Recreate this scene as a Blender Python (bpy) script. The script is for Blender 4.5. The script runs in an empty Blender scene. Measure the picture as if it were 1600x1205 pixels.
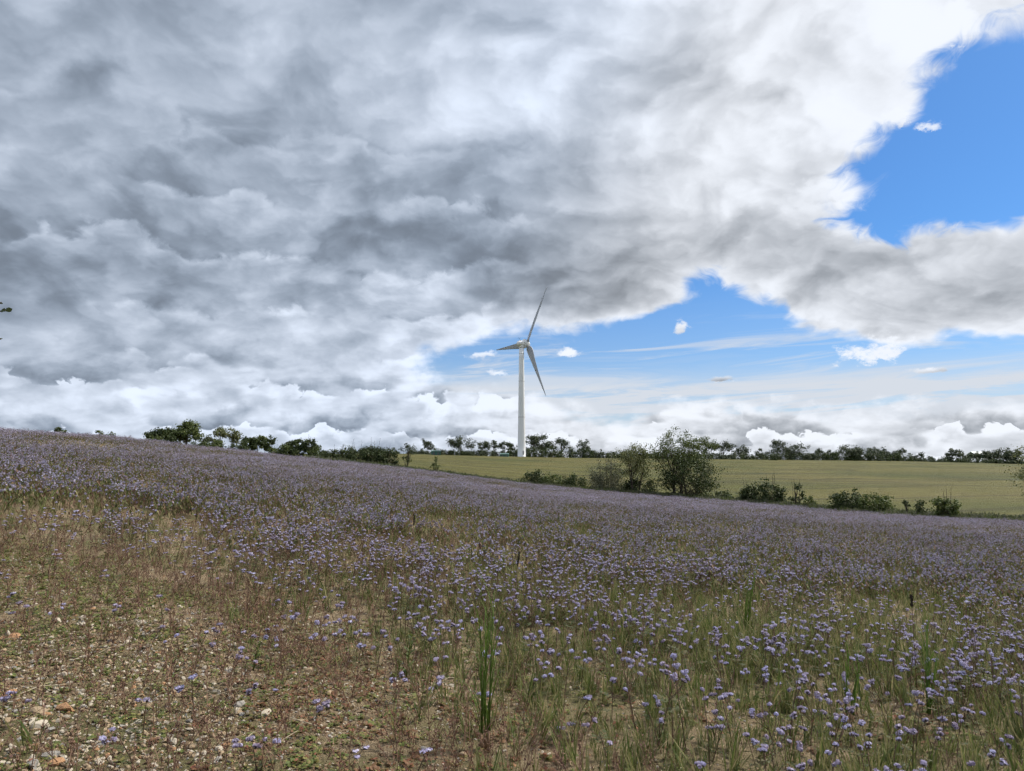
import bpy, bmesh, math, random
import numpy as np
from mathutils import Vector, Matrix

C = bpy.context.scene.collection
SC = bpy.context.scene
R = math.radians

# ------------------------------------------------------------------ camera
F_PX, PITCH = 1110.0, math.atan(117.5 / 1110.0)
cam_d = bpy.data.cameras.new("camera")
cam_d.sensor_fit = 'HORIZONTAL'
cam_d.sensor_width = 36.0
cam_d.lens = 36.0 * F_PX / 1600.0
cam_d.clip_start, cam_d.clip_end = 0.1, 30000.0
cam = bpy.data.objects.new("camera", cam_d)
C.objects.link(cam)
cam.location = (0, 0, 0)
cam.rotation_euler = (math.pi / 2 + PITCH, 0, 0)
SC.camera = cam

SC.view_settings.view_transform = 'Standard'
SC.view_settings.look = 'None'
SC.view_settings.exposure = 0.6
SC.view_settings.gamma = 1.0
SC.view_settings.use_curve_mapping = False
SC.render.engine = 'CYCLES'
SC.cycles.max_bounces = 6
SC.cycles.diffuse_bounces = 3
SC.cycles.glossy_bounces = 2
SC.cycles.transmission_bounces = 3
SC.cycles.transparent_max_bounces = 8
SC.cycles.use_denoising = True
SC.cycles.use_adaptive_sampling = True
SC.cycles.adaptive_threshold = 0.03
SC.cycles.adaptive_min_samples = 12

SUN_EL, SUN_AZ = R(50.0), R(62.0)          # azimuth clockwise from the view direction (+Y)

# ------------------------------------------------------------------ world: sky with broken cloud
world = bpy.data.worlds.new("World")
SC.world = world
world.use_nodes = True
NT = world.node_tree
NT.nodes.clear()


class V:
    """a float or vector socket with arithmetic that grows the node tree"""
    tree = NT

    def __init__(s, sock): s.s = sock

    @classmethod
    def op(cls, o, *a, clamp=False):
        n = cls.tree.nodes.new('ShaderNodeMath'); n.operation = o; n.use_clamp = clamp
        for i, x in enumerate(a):
            if isinstance(x, V): cls.tree.links.new(x.s, n.inputs[i])
            else: n.inputs[i].default_value = float(x)
        return V(n.outputs[0])
    def __add__(s, o): return V.op('ADD', s, o)
    __radd__ = __add__
    def __sub__(s, o): return V.op('SUBTRACT', s, o)
    def __rsub__(s, o): return V.op('SUBTRACT', o, s)
    def __mul__(s, o): return V.op('MULTIPLY', s, o)
    __rmul__ = __mul__
    def __truediv__(s, o): return V.op('DIVIDE', s, o)
    def __rtruediv__(s, o): return V.op('DIVIDE', o, s)
    def clamp(s): return V.op('ADD', s, 0.0, clamp=True)


def vpow(a, b): return V.op('POWER', a, b)
def vmax(a, b): return V.op('MAXIMUM', a, b)
def vmin(a, b): return V.op('MINIMUM', a, b)
def vmix(a, b, t): return a + (b - a) * t


def smooth(x, lo, hi, a=0.0, b=1.0):
    if hi < lo: lo, hi, a, b = hi, lo, b, a
    n = V.tree.nodes.new('ShaderNodeMapRange'); n.interpolation_type = 'SMOOTHSTEP'
    V.tree.links.new(x.s, n.inputs['Value'])
    for k, v in zip(('From Min', 'From Max', 'To Min', 'To Max'), (lo, hi, a, b)): n.inputs[k].default_value = v
    return V(n.outputs[0])


def vec(x, y, z):
    n = V.tree.nodes.new('ShaderNodeCombineXYZ')
    for i, q in enumerate((x, y, z)):
        if isinstance(q, V): V.tree.links.new(q.s, n.inputs[i])
        else: n.inputs[i].default_value = q
    return V(n.outputs[0])


def noise(p, scale, detail, rough=0.55, dist=0.0, lac=2.0):
    n = V.tree.nodes.new('ShaderNodeTexNoise'); n.noise_dimensions = '2D'
    V.tree.links.new(p.s, n.inputs['Vector'])
    n.inputs['Scale'].default_value = scale; n.inputs['Detail'].default_value = detail
    n.inputs['Roughness'].default_value = rough; n.inputs['Distortion'].default_value = dist
    n.inputs['Lacunarity'].default_value = lac
    return V(n.outputs[0])


def puffs(p, scale, detail, rough=0.5, smoothness=0.4):
    """rounded heaps: one minus the distance to scattered centres, over several octaves"""
    n = V.tree.nodes.new('ShaderNodeTexVoronoi'); n.voronoi_dimensions = '2D'
    n.feature = 'SMOOTH_F1' if smoothness else 'F1'
    n.normalize = True
    V.tree.links.new(p.s, n.inputs['Vector'])
    n.inputs['Scale'].default_value = scale; n.inputs['Detail'].default_value = detail
    n.inputs['Roughness'].default_value = rough
    if smoothness: n.inputs['Smoothness'].default_value = smoothness
    return 1.0 - V(n.outputs['Distance'])


# cloud cover (0-99) and brightness of the cloud there, by elevation rows and azimuth columns
AZ0, AZ1 = -38.0, 38.0
EL=[0, 1.5, 3, 4.5, 6, 7.5, 9, 11, 13, 15, 17.5, 20, 23, 26, 30, 34]
SKYROWS=[
 "99,198 99,198 99,198 99,199 99,199 99,199 99,198 99,197 99,203 97,205 93,205 91,204 91,201 96,200 94,197 92,196 92,196 93,196 94,197 95,198",
 "99,196 99,196 99,196 99,197 99,198 99,197 99,195 99,193 99,203 93,206 85,206 79,204 79,200 91,199 87,196 80,195 79,194 81,194 83,196 85,198",
 "99,199 99,199 99,200 99,204 99,204 99,200 99,196 99,194 99,203 89,210 73,214 55,214 53,213 73,214 61,211 50,210 54,210 58,209 60,211 63,213",
 "99,185 99,189 99,196 99,200 99,203 99,201 99,196 98,197 90,205 76,213 54,220 32,223 28,223 46,225 32,222 22,221 25,221 24,221 20,221 14,221",
 "99,160 99,174 99,189 99,189 99,192 99,197 99,198 96,202 56,208 34,215 18,221 7,226 6,228 1,226 0,226 1,226 3,225 5,225 7,223 9,220",
 "99,168 99,177 99,184 99,181 99,176 99,182 95,197 81,207 33,213 16,215 11,218 9,221 10,221 6,224 4,224 6,222 7,220 10,222 10,222 20,222",
 "99,154 99,166 99,175 99,180 99,180 99,179 96,186 84,198 31,207 22,213 22,217 20,219 2,216 0,215 1,213 11,212 36,210 57,202 77,200 99,199",
 "99,127 99,148 99,160 99,164 99,185 99,189 99,181 98,186 90,184 77,200 58,208 32,206 3,201 0,193 15,196 60,199 97,187 99,174 99,168 99,176",
 "99,124 99,141 99,151 99,152 99,162 99,168 99,163 99,164 99,160 99,153 99,149 98,151 91,165 32,190 48,196 89,185 99,174 99,171 97,172 94,188",
 "99,132 99,144 99,152 99,154 99,157 99,160 99,154 99,147 99,151 99,141 99,140 99,153 98,171 54,189 72,187 92,181 73,185 74,196 65,198 72,200",
 "99,148 99,148 99,162 99,159 99,159 99,165 99,158 99,133 99,136 99,138 99,146 99,161 99,184 93,187 99,188 73,196 34,205 31,208 9,201 0,200",
 "99,160 99,153 99,160 99,157 99,158 99,158 99,152 99,136 99,135 99,142 99,153 99,167 99,188 99,202 99,205 81,204 45,210 22,210 8,210 0,200",
 "99,155 99,163 99,161 99,156 99,151 99,157 99,162 99,157 99,147 99,155 99,165 99,177 99,198 99,210 99,212 95,210 85,213 75,215 39,212 5,197",
 "99,154 99,158 99,158 99,163 99,162 99,165 99,171 99,178 99,186 99,192 99,196 99,198 99,204 99,215 99,215 99,210 99,220 97,222 81,210 52,195",
 "99,165 99,178 99,160 99,166 99,172 99,175 99,175 99,176 99,187 99,198 99,205 99,203 99,194 99,209 99,221 99,225 99,228 99,226 99,218 84,205",
 "99,165 99,177 99,160 99,170 99,182 99,187 99,185 99,180 99,182 99,187 99,196 99,205 99,205 99,215 99,223 99,224 99,222 99,224 99,219 84,205",
]


geo = NT.nodes.new('ShaderNodeTexCoord')
sep = NT.nodes.new('ShaderNodeSeparateXYZ')
NT.links.new(geo.outputs['Generated'], sep.inputs[0])
dx, dy, dz = V(sep.outputs[0]), V(sep.outputs[1]), V(sep.outputs[2])
az = V.op('ARCTAN2', dx, dy) * (180 / math.pi)
el = V.op('ARCSINE', dz) * (180 / math.pi)
elp = vmax(el, 0.0)

# plane through the cloud layer: things shrink and flatten towards the horizon
inv = 1.0 / (vmax(dz, 0.0) + 0.42)
PX, PY = dx * inv, dy * inv
w1 = noise(vec(PX, PY, 0), 2.2, 4, 0.6)
w2 = noise(vec(PX + 7.3, PY + 3.1, 0), 2.2, 4, 0.6)
az_w = az + (w1 - 0.5) * (elp * 0.55 + 4.0)
el_w = elp + (w2 - 0.5) * (elp * 0.30 + 1.6)
un = ((az_w - AZ0) / (AZ1 - AZ0)).clamp()


def ramp_row(row):
    n = NT.nodes.new('ShaderNodeValToRGB')
    n.color_ramp.interpolation = 'CARDINAL'
    cr = n.color_ramp
    vals = [tuple(float(q) for q in t.split(',')) for t in row.split()]
    while len(cr.elements) < len(vals): cr.elements.new(0.5)
    for i, (c, b) in enumerate(vals):
        e = cr.elements[i]; e.position = i / (len(vals) - 1); e.color = (c / 99.0, b / 255.0, 0, 1)
    NT.links.new(un.s, n.inputs[0])
    s_ = NT.nodes.new('ShaderNodeSeparateColor'); NT.links.new(n.outputs[0], s_.inputs[0])
    return V(s_.outputs[0]), V(s_.outputs[1])


cover = bright = None
for i, row in enumerate(SKYROWS):
    c, b = ramp_row(row)
    if i == 0: w = 1.0 - ((el_w - EL[0]) / (EL[1] - EL[0])).clamp()
    elif i == len(EL) - 1: w = ((el_w - EL[i - 1]) / (EL[i] - EL[i - 1])).clamp()
    else: w = vmin(((el_w - EL[i - 1]) / (EL[i] - EL[i - 1])), ((EL[i + 1] - el_w) / (EL[i + 1] - EL[i]))).clamp()
    cover = c * w if cover is None else cover + c * w
    bright = b * w if bright is None else bright + b * w

fz1 = noise(vec(az * 0.1, el * 0.16 + 30.0, 0), 8.0, 7, 0.62) - 0.5
fz2 = noise(vec(az * 0.1 + 20.0, el * 0.16, 0), 8.0, 7, 0.62) - 0.5
# small clouds that stand alone in the blue
for (ba, be, ra, re, bb) in ((24.6, 19.3, 2.3, 0.8, 0.84), (29.7, 23.3, 1.1, 0.7, 0.86), (31.5, 22.6, 1.0, 0.6, 0.87), (27.2, 7.6, 2.3, 0.95, 0.90), (13.6, 10.3, 0.6, 0.7, 0.80),
                             (4.6, 8.6, 1.1, 0.45, 0.90), (-1.3, 7.0, 0.9, 0.4, 0.88), (-2.2, 8.4, 1.3, 0.4, 0.88), (16.5, 6.2, 1.2, 0.25, 0.80), (30.5, 6.2, 1.2, 0.25, 0.80), (33.5, 28.0, 1.0, 1.6, 0.88)):
    qa, qe = (az + fz1 * ra * 2.2 - ba) * (1 / ra), (el + fz2 * re * 2.6 - be) * (1 / re)
    qe = vmax(qe, qe * -1.7)                     # flatter underneath
    g = V.op('EXPONENT', (qa * qa + qe * qe) * -0.55)
    cover = vmax(cover, g * 0.60)
    bright = vmix(bright, (el - be) * (0.06 / re) + (bb - 0.04), smooth(g, 0.2, 0.7))

# beyond the view the same broken layer goes on
out = vmax(smooth(V.op('ABSOLUTE', az), 34.0, 52.0), smooth(el, 33.0, 42.0))
cover = vmix(cover, smooth(w1, 0.36, 0.56, 0.35, 1.0), out)
bright = vmix(bright, w2 * 0.25 + 0.70, out)

# body of the layer, and the same a step towards the sun: the difference lights its slopes
SXo, SYo = math.sin(SUN_AZ), math.cos(SUN_AZ)
big = noise(vec(PX + 1.3, PY + (w1 - 0.5) * 0.10, 0), 4.4, 9, 0.52, 0.0)
big2 = noise(vec(PX + 1.3 + SXo * 0.05, PY + (w1 - 0.5) * 0.10 + SYo * 0.07, 0), 4.4, 6, 0.52, 0.0)
fine = noise(vec(PX + w2 * 0.3, PY + w1 * 0.3, 0), 11.0, 7, 0.62, 0.6) - 0.5
LX, LY = PX + (big - 0.5) * 0.22, PY * 1.15 + (big2 - 0.5) * 0.22
lump = puffs(vec(LX, LY, 0), 4.8, 4, 0.5, 0.3)
lump2 = puffs(vec(LX + SXo * 0.03, LY + 0.045, 0), 4.8, 3, 0.5, 0.3)

# banks seen from the side towards the horizon: each has a crisp heaped top before the grey base of the next
low = smooth(el, 6.0, 15.0, 1.0, 0.0)
low2 = smooth(el, 4.0, 11.0, 1.0, 0.0)
ax, ay = az * 0.10, el * 0.17
b1 = noise(vec(ax * 0.8, ay * 0.9 + 5.0, 0), 1.3, 3, 0.5)
b2 = noise(vec(ax + 9.0, ay, 0), 4.5, 4, 0.55)
heap = puffs(vec(ax + (b2 - 0.5) * 0.30, ay * 1.05 + (b1 - 0.5) * 0.3, 0), 3.0, 4, 0.5, 0.3)
tops = puffs(vec(ax + (b2 - 0.5) * 0.2, ay * 0.38 + (b1 - 0.5) * 0.3 + 4.0, 0), 3.6, 4, 0.55, 0.2)
ph = (el - (b1 - 0.5) * 4.0 - tops * 3.4) / (elp * 0.26 + 2.0)
fr = V.op('FRACT', ph)
bank = vmix(smooth(fr, 1.0, 0.55), smooth(fr, 1.0, 0.93), low2) * fr      # grey base rising to a white top
b3 = noise(vec(ax + 3.0, ay * 1.6 + 8.0, 0), 2.0, 2, 0.5)
# larger billows overhead on the dull side, lit along their tops
b4 = noise(vec(ax * 0.7 + 5.0, ay * 0.6 + 2.0, 0), 1.6, 3, 0.5)
tops2 = puffs(vec(ax + (b2 - 0.5) * 0.25 + 6.0, ay * 0.34 + (b4 - 0.5) * 0.2, 0), 2.3, 5, 0.52, 0.2)
fr2 = V.op('FRACT', (el - (b4 - 0.5) * 6.0 - tops2 * 4.2 + (fine - 0.0) * 0.7) / 4.3)
bank2 = (smooth(fr2, 1.0, 0.84) * vpow(fr2, 1.6) - 0.28) * smooth(b1, 0.36, 0.56) * smooth(az, 9.0, -6.0) * smooth(el, 5.5, 8.5) * smooth(el, 30.0, 17.0)
bank_amp = smooth(b3, 0.40, 0.60) * low2 * smooth(az, -30.0, 12.0, 0.8, 1.0)

dens_hi = fine * 1.05 + (big - 0.5) * 1.35 + (lump - 0.6) * 0.5
dens_lo = (heap - 0.58) * 0.8 + (b2 - 0.5) * 0.6
dens = vmix(dens_hi, dens_lo, low)
d = (cover - 0.5) * 1.7 + dens
alpha = smooth(d, -0.27, 0.25)
thick = smooth(d, 0.0, 0.9)
B = (bright - 0.73) * 0.97 + 0.738 + (big - big2) * 0.36 + ((lump - lump2) * 0.38 + (lump - 0.6) * 0.12) * (1.15 - low * 0.5) + fine * 0.04 + (1.0 - thick) * 0.07 - 0.015
B = B + (bank - 0.5) * bank_amp * (0.22 + low * 0.24) + (heap - 0.6) * low * 0.18 - low * 0.01
B = B + bank2 * 0.20
B = V.op('SMOOTH_MIN', V.op('SMOOTH_MAX', B, 0.47, 0.12), 0.905, 0.10)
Lb = vpow(B, 2.25) * 0.79

# thin high streaks and a veil low down
st = noise(vec(az * 0.035 + el * 0.03, el * 0.42 - az * 0.022, 0), 2.2, 7, 0.62, 0.5)
veil = smooth(el + (st - 0.5) * 6.0, 8.0, 4.2) * (st * 1.5 - 0.1)
cirrus = (smooth(st + veil * 0.25, 0.46, 0.74) * smooth(el, 12.5, 8.0) * 0.8 + veil).clamp()

sky = NT.nodes.new('ShaderNodeTexSky')
sky.sky_type = 'NISHITA'
sky.sun_disc = False
sky.sun_elevation = SUN_EL
sky.sun_rotation = SUN_AZ
sky.air_density = 1.0
sky.dust_density = 0.6
sky.ozone_density = 2.0
SKY_STRENGTH = 0.10


def colmix(t, a, b):
    n = NT.nodes.new('ShaderNodeMix'); n.data_type = 'RGBA'; n.clamp_factor = True
    for sock, x in ((n.inputs[0], t), (n.inputs[6], a), (n.inputs[7], b)):
        if isinstance(x, V): NT.links.new(x.s, sock)
        elif isinstance(x, bpy.types.NodeSocket): NT.links.new(x, sock)
        else: sock.default_value = x if not isinstance(x, tuple) else (*x, 1.0)
    return V(n.outputs[2])


def scaled(col, k):
    n = NT.nodes.new('ShaderNodeVectorMath'); n.operation = 'MULTIPLY'
    NT.links.new(col.s if isinstance(col, V) else col, n.inputs[0])
    if isinstance(k, V): NT.links.new(k.s, n.inputs[1])
    else: n.inputs[1].default_value = k
    return V(n.outputs[0])


blue = scaled(sky.outputs[0], (0.29, 0.54, 0.81))
warm = smooth(az - el * 0.5, -14.0, 6.0)
tint = colmix(smooth(B, 0.50, 0.86), colmix(warm, (0.83, 1.0, 1.26), (0.92, 1.0, 1.12)), colmix(warm, (0.90, 1.0, 1.17), (0.955, 1.0, 1.08)))
cloud = scaled(tint, Lb * (1.0 / SKY_STRENGTH))
thin_white = scaled(colmix(0.0, (0.80, 0.86, 0.95), (1, 1, 1)), Lb * 0.0 + 0.56 / SKY_STRENGTH)
blue = colmix(smooth(el, 17.0, 3.0) * 0.30, blue, thin_white)
base = colmix(cirrus, blue, thin_white)
whole = colmix(alpha, base, cloud)
bg = NT.nodes.new('ShaderNodeBackground')
NT.links.new(whole.s, bg.inputs[0])
bg.inputs[1].default_value = SKY_STRENGTH
wo = NT.nodes.new('ShaderNodeOutputWorld')
NT.links.new(bg.outputs[0], wo.inputs[0])
world.cycles.sampling_method = 'MANUAL'
world.cycles.sample_map_resolution = 512

# ------------------------------------------------------------------ sun, softened by cloud
sun_d = bpy.data.lights.new("sun", 'SUN')
sun_d.energy = 3.8
sun_d.angle = R(3.0)
sun_d.color = (1.0, 0.95, 0.87)
sun = bpy.data.objects.new("sun", sun_d)
C.objects.link(sun)
sdir = Vector((math.sin(SUN_AZ) * math.cos(SUN_EL), math.cos(SUN_AZ) * math.cos(SUN_EL), math.sin(SUN_EL)))
sun.rotation_euler = sdir.to_track_quat('Z', 'Y').to_euler()
sun.location = (60, 40, 120)

# ================================================================== helpers
rng = np.random.default_rng(11)
random.seed(5)


def ray(px, py):
    x = (px - 800) / F_PX; z = (602.5 - py) / F_PX
    c, s = math.cos(PITCH), math.sin(PITCH)
    return np.array([x, c - z * s, s + z * c])


def az_of(px, py=715):
    d = ray(px, py)
    return math.degrees(math.atan2(d[0], d[1]))


# azimuth (deg, clockwise from +Y), distance and height of the flower field's far border, and of the wheat field's far edge
BORD = [(-180, 60, -0.4), (-90, 75, 3.0), (-55, 75, 3.2), (-35.77, 80, 2.68), (-28.34, 90, 2.15), (-19.74, 100, 0.69), (-15.05, 105, -0.13),
        (-8.15, 112, -1.58), (1.02, 112, -4.08), (10.11, 108, -5.3), (17.31, 102, -5.83), (23.98, 95, -6.31),
        (30.01, 90, -6.39), (35.39, 86, -6.22), (55, 78, -6.3), (90, 75, -6.2), (180, 60, -0.4)]
FARE = [(-180, 430, -2), (-90, 430, 2), (-35.65, 430, 2.49), (-19.73, 430, 3.97), (-15.06, 430, 3.7), (-8.17, 430, 4.37), (-5.12, 430, 3.44),
        (0.77, 415, 2.22), (10.16, 420, 1.11), (17.41, 430, 0.73), (24.13, 440, 0.18), (30.21, 470, -0.36),
        (35.61, 480, -2.08), (90, 460, -4), (180, 430, -2)]
_fine = np.arange(-180, 180.01, 0.25)


def _smooth_tab(T, col, w=2.0):
    y = np.interp(_fine, [t[0] for t in T], [t[col] for t in T])
    k = np.exp(-0.5 * (np.arange(-16, 17) * 0.25 / w) ** 2); k /= k.sum()
    return np.convolve(np.pad(y, 16, mode='wrap'), k, mode='valid')


_RB, _ZB, _RF, _ZF = (_smooth_tab(BORD, 1), _smooth_tab(BORD, 2, 1.6), _smooth_tab(FARE, 1), _smooth_tab(FARE, 2))


def tabv(a, T): return np.interp(a, _fine, T)


def vnoise(x, y, seed=0):
    """smooth value noise in 0..1"""
    xi, yi = np.floor(x).astype(np.int64), np.floor(y).astype(np.int64)
    fx, fy = x - xi, y - yi
    fx, fy = fx * fx * (3 - 2 * fx), fy * fy * (3 - 2 * fy)

    def h(i, j):
        v = (i * 374761393 + j * 668265263 + seed * 1442695041) & 0xffffffff
        v = ((v ^ (v >> 13)) * 1274126177) & 0xffffffff
        return ((v ^ (v >> 16)) & 0xffff) / 65535.0
    return (h(xi, yi) * (1 - fx) + h(xi + 1, yi) * fx) * (1 - fy) + (h(xi, yi + 1) * (1 - fx) + h(xi + 1, yi + 1) * fx) * fy


def fbm(x, y, seed=0, o=3):
    return sum(vnoise(x * 2 ** k, y * 2 ** k, seed + k) * 0.5 ** (k + 1) for k in range(o)) / (1 - 0.5 ** o)


def height(x, y):
    x, y = np.asarray(x, float), np.asarray(y, float)
    r = np.hypot(x, y) + 1e-6
    a = np.degrees(np.arctan2(x, y))
    rb, zb, rf, zf = tabv(a, _RB), tabv(a, _ZB), tabv(a, _RF), tabv(a, _ZF)
    t = np.clip(r / rb, 0, 1)
    u = np.clip((r - rb) / (rf - rb), 0, 1)
    z = -1.6 + (zb + 1.6) * t + (zf - zb) * u
    z = z - np.clip(r - rf, 0, 2500) * 0.006
    z = z + (fbm(x * 0.9, y * 0.9, 3) - 0.5) * 0.10 * np.clip(1.2 - r / 60, 0, 1)
    z = z + (fbm(x * 0.06, y * 0.06, 9) - 0.5) * 0.8 * np.clip((r - 20) / 60, 0, 1) * np.clip(np.abs(r - rb) / 20, 0, 1) * (r < rf)
    return z


def hz(x, y): return float(height(np.array([x]), np.array([y]))[0])


def ground_at(px, py):
    """where the sight line through a pixel meets the ground"""
    d = ray(px, py); t = 0.5
    while t < 900:
        if d[2] * t < hz(d[0] * t, d[1] * t): break
        t *= 1.01
    return d[0] * t, d[1] * t


def at_r(px, r, py=715):
    a = R(az_of(px, py))
    return r * math.sin(a), r * math.cos(a)


def z_at(px, py, x, y):
    """height of the sight line of a pixel above the plan point (x, y)"""
    d = ray(px, py)
    return d[2] * math.hypot(x, y) / math.hypot(d[0], d[1])


# ------------------------------------------------------------------ materials
def mat(name):
    m = bpy.data.materials.new(name); m.use_nodes = True
    m.node_tree.nodes.clear()
    return m


def finish(m, col, rough=0.8, spec=0.3, translucent=0.0, bump=None, metallic=0.0):
    t = m.node_tree
    o = t.nodes.new('ShaderNodeOutputMaterial')
    b = t.nodes.new('ShaderNodeBsdfPrincipled')
    b.inputs['Roughness'].default_value = rough
    b.inputs['Specular IOR Level'].default_value = spec
    b.inputs['Metallic'].default_value = metallic
    if isinstance(col, tuple): b.inputs['Base Color'].default_value = (*col, 1)
    else: t.links.new(col, b.inputs['Base Color'])
    if bump is not None:
        h, dist, strength = bump
        bn = t.nodes.new('ShaderNodeBump'); bn.inputs['Distance'].default_value = dist; bn.inputs['Strength'].default_value = strength
        t.links.new(h, bn.inputs['Height']); t.links.new(bn.outputs[0], b.inputs['Normal'])
    if translucent:
        tr = t.nodes.new('ShaderNodeBsdfTranslucent')
        if isinstance(col, tuple): tr.inputs[0].default_value = (*col, 1)
        else: t.links.new(col, tr.inputs[0])
        mx = t.nodes.new('ShaderNodeMixShader'); mx.inputs[0].default_value = translucent
        t.links.new(b.outputs[0], mx.inputs[1]); t.links.new(tr.outputs[0], mx.inputs[2])
        t.links.new(mx.outputs[0], o.inputs[0])
    else: t.links.new(b.outputs[0], o.inputs[0])
    return m


def ramp(t, fac, stops, interp='LINEAR'):
    n = t.nodes.new('ShaderNodeValToRGB'); n.color_ramp.interpolation = interp
    e = n.color_ramp.elements
    while len(e) < len(stops): e.new(0.5)
    for i, (p, c) in enumerate(stops): e[i].position = p; e[i].color = (*c, 1)
    t.links.new(fac, n.inputs[0])
    return n.outputs[0]


def tnoise(t, scale, detail=4, rough=0.6, coord='Object', stretch=None, dist=0.0):
    tc = t.nodes.new('ShaderNodeTexCoord'); src = tc.outputs[coord]
    if stretch:
        mp = t.nodes.new('ShaderNodeMapping'); mp.inputs['Scale'].default_value = stretch
        t.links.new(src, mp.inputs[0]); src = mp.outputs[0]
    n = t.nodes.new('ShaderNodeTexNoise'); n.inputs['Scale'].default_value = scale
    n.inputs['Detail'].default_value = detail; n.inputs['Roughness'].default_value = rough; n.inputs['Distortion'].default_value = dist
    t.links.new(src, n.inputs['Vector'])
    return n.outputs[0]


def mixc(t, fac, a, b, mode='MIX'):
    n = t.nodes.new('ShaderNodeMix'); n.data_type = 'RGBA'; n.blend_type = mode
    for s, x in ((n.inputs[0], fac), (n.inputs[6], a), (n.inputs[7], b)):
        if isinstance(x, (int, float)): s.default_value = x
        elif isinstance(x, tuple): s.default_value = (*x, 1)
        else: t.links.new(x, s)
    return n.outputs[2]


def leafy(name, stops, translucent=0.3, rough=0.65, by='island'):
    """a colour that differs from leaf to leaf (or plant to plant)"""
    m = mat(name); t = m.node_tree
    if by == 'island': f = t.nodes.new('ShaderNodeNewGeometry').outputs['Random Per Island']
    else: f = t.nodes.new('ShaderNodeObjectInfo').outputs['Random']
    return finish(m, ramp(t, f, stops), rough, 0.25, translucent)


def plain(name, c, rough=0.7, spec=0.3, vary=0.25, scale=6.0, translucent=0.0):
    m = mat(name); t = m.node_tree
    n = tnoise(t, scale, 5, 0.6)
    lo, hi = tuple(x * (1 - vary) for x in c), tuple(min(1, x * (1 + vary)) for x in c)
    return finish(m, ramp(t, n, [(0.3, lo), (0.7, hi)]), rough, spec, translucent)


# ------------------------------------------------------------------ scene graph
def tag(o, label=None, cat=None, group=None, kind=None):
    if label: o['label'] = label
    if cat: o['category'] = cat
    if group: o['group'] = group
    if kind: o['kind'] = kind
    return o


def link(name, me, parent=None, loc=None):
    o = bpy.data.objects.new(name, me); C.objects.link(o)
    if parent is not None: o.parent = parent
    if loc is not None: o.location = loc
    return o


def thing(name, label, cat, loc=(0, 0, 0), rz=0.0, group=None):
    o = bpy.data.objects.new(name, None); C.objects.link(o)
    o.empty_display_size = 0.2
    o.location = loc; o.rotation_euler = (0, 0, rz)
    return tag(o, label, cat, group)


class MB:
    """collects faces and builds one mesh"""

    def __init__(s): s.v = []; s.f = []; s.m = []

    def add(s, vs, fs, mi=0):
        k = len(s.v); s.v.extend(tuple(map(float, q)) for q in vs)
        for f in fs: s.f.append(tuple(k + i for i in f)); s.m.append(mi)

    def tube(s, pts, rad, n=6, mi=0, cap=True):
        pts = [np.array(p, float) for p in pts]; vs = []
        for i, p in enumerate(pts):
            d = pts[min(i + 1, len(pts) - 1)] - pts[max(i - 1, 0)]; d /= np.linalg.norm(d) + 1e-9
            u = np.cross(d, (0.31, 0.95, 0.05) if abs(d[2]) > 0.9 else (0, 0, 1)); u /= np.linalg.norm(u) + 1e-9
            w = np.cross(d, u)
            for k in range(n):
                a = 2 * math.pi * k / n
                vs.append(p + rad[i] * (math.cos(a) * u + math.sin(a) * w))
        fs = [(i * n + k, i * n + (k + 1) % n, (i + 1) * n + (k + 1) % n, (i + 1) * n + k) for i in range(len(pts) - 1) for k in range(n)]
        if cap: fs += [tuple(range(n))[::-1], tuple((len(pts) - 1) * n + k for k in range(n))]
        s.add(vs, fs, mi)

    def quad(s, c, u, w, mi=0):
        c, u, w = np.array(c), np.array(u), np.array(w)
        s.add([c - u - w, c + u - w, c + u + w, c - u + w], [(0, 1, 2, 3)], mi)

    def leaf(s, base, d, side, L, W, droop=0.0, mi=0, n=2):
        """a pointed blade, widest in the middle, bending down by droop"""
        base, d, side = np.array(base, float), np.array(d, float), np.array(side, float)
        vs = [base - side * W * 0.12, base + side * W * 0.12]; fs = []
        for i in range(1, n + 1):
            t = i / n
            c = base + d * L * t + np.array((0, 0, -droop * L * t * t))
            if i == n: vs.append(c); fs.append((2 * i - 2, 2 * i - 1, 2 * i))
            else:
                w = W * 0.5 * math.sin(math.pi * (0.25 + 0.6 * t)); vs += [c - side * w, c + side * w]
                fs.append((2 * i - 2, 2 * i - 1, 2 * i + 1, 2 * i))
        s.add(vs, fs, mi)

    def mesh(s, name, mats, smooth=False):
        me = bpy.data.meshes.new(name)
        me.from_pydata(s.v, [], s.f)
        for m in mats: me.materials.append(m)
        if len(mats) > 1: me.polygons.foreach_set('material_index', s.m)
        if smooth: me.polygons.foreach_set('use_smooth', [True] * len(s.f))
        me.update()
        return me


def quads_mesh(name, cen, u, w, m):
    """many separate quads from arrays of centres and half-axes"""
    n = len(cen)
    v = np.stack([cen - u - w * 0.6, cen + u * 0.5 - w, cen + u + w * 0.6, cen - u * 0.5 + w], 1).reshape(-1, 3)
    me = bpy.data.meshes.new(name)
    me.vertices.add(4 * n); me.vertices.foreach_set('co', v.astype(np.float32).ravel())
    me.loops.add(4 * n); me.loops.foreach_set('vertex_index', np.arange(4 * n, dtype=np.int32))
    me.polygons.add(n)
    me.polygons.foreach_set('loop_start', np.arange(0, 4 * n, 4, dtype=np.int32))
    me.polygons.foreach_set('loop_total', np.full(n, 4, dtype=np.int32))
    me.materials.append(m); me.update(calc_edges=True)
    return me


def unit(n):
    v = rng.normal(size=(n, 3)); return v / np.linalg.norm(v, axis=1, keepdims=True)


def perp(nrm):
    u = np.cross(nrm, unit(len(nrm))); u /= np.linalg.norm(u, axis=1, keepdims=True) + 1e-9
    return u, np.cross(nrm, u)


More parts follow.
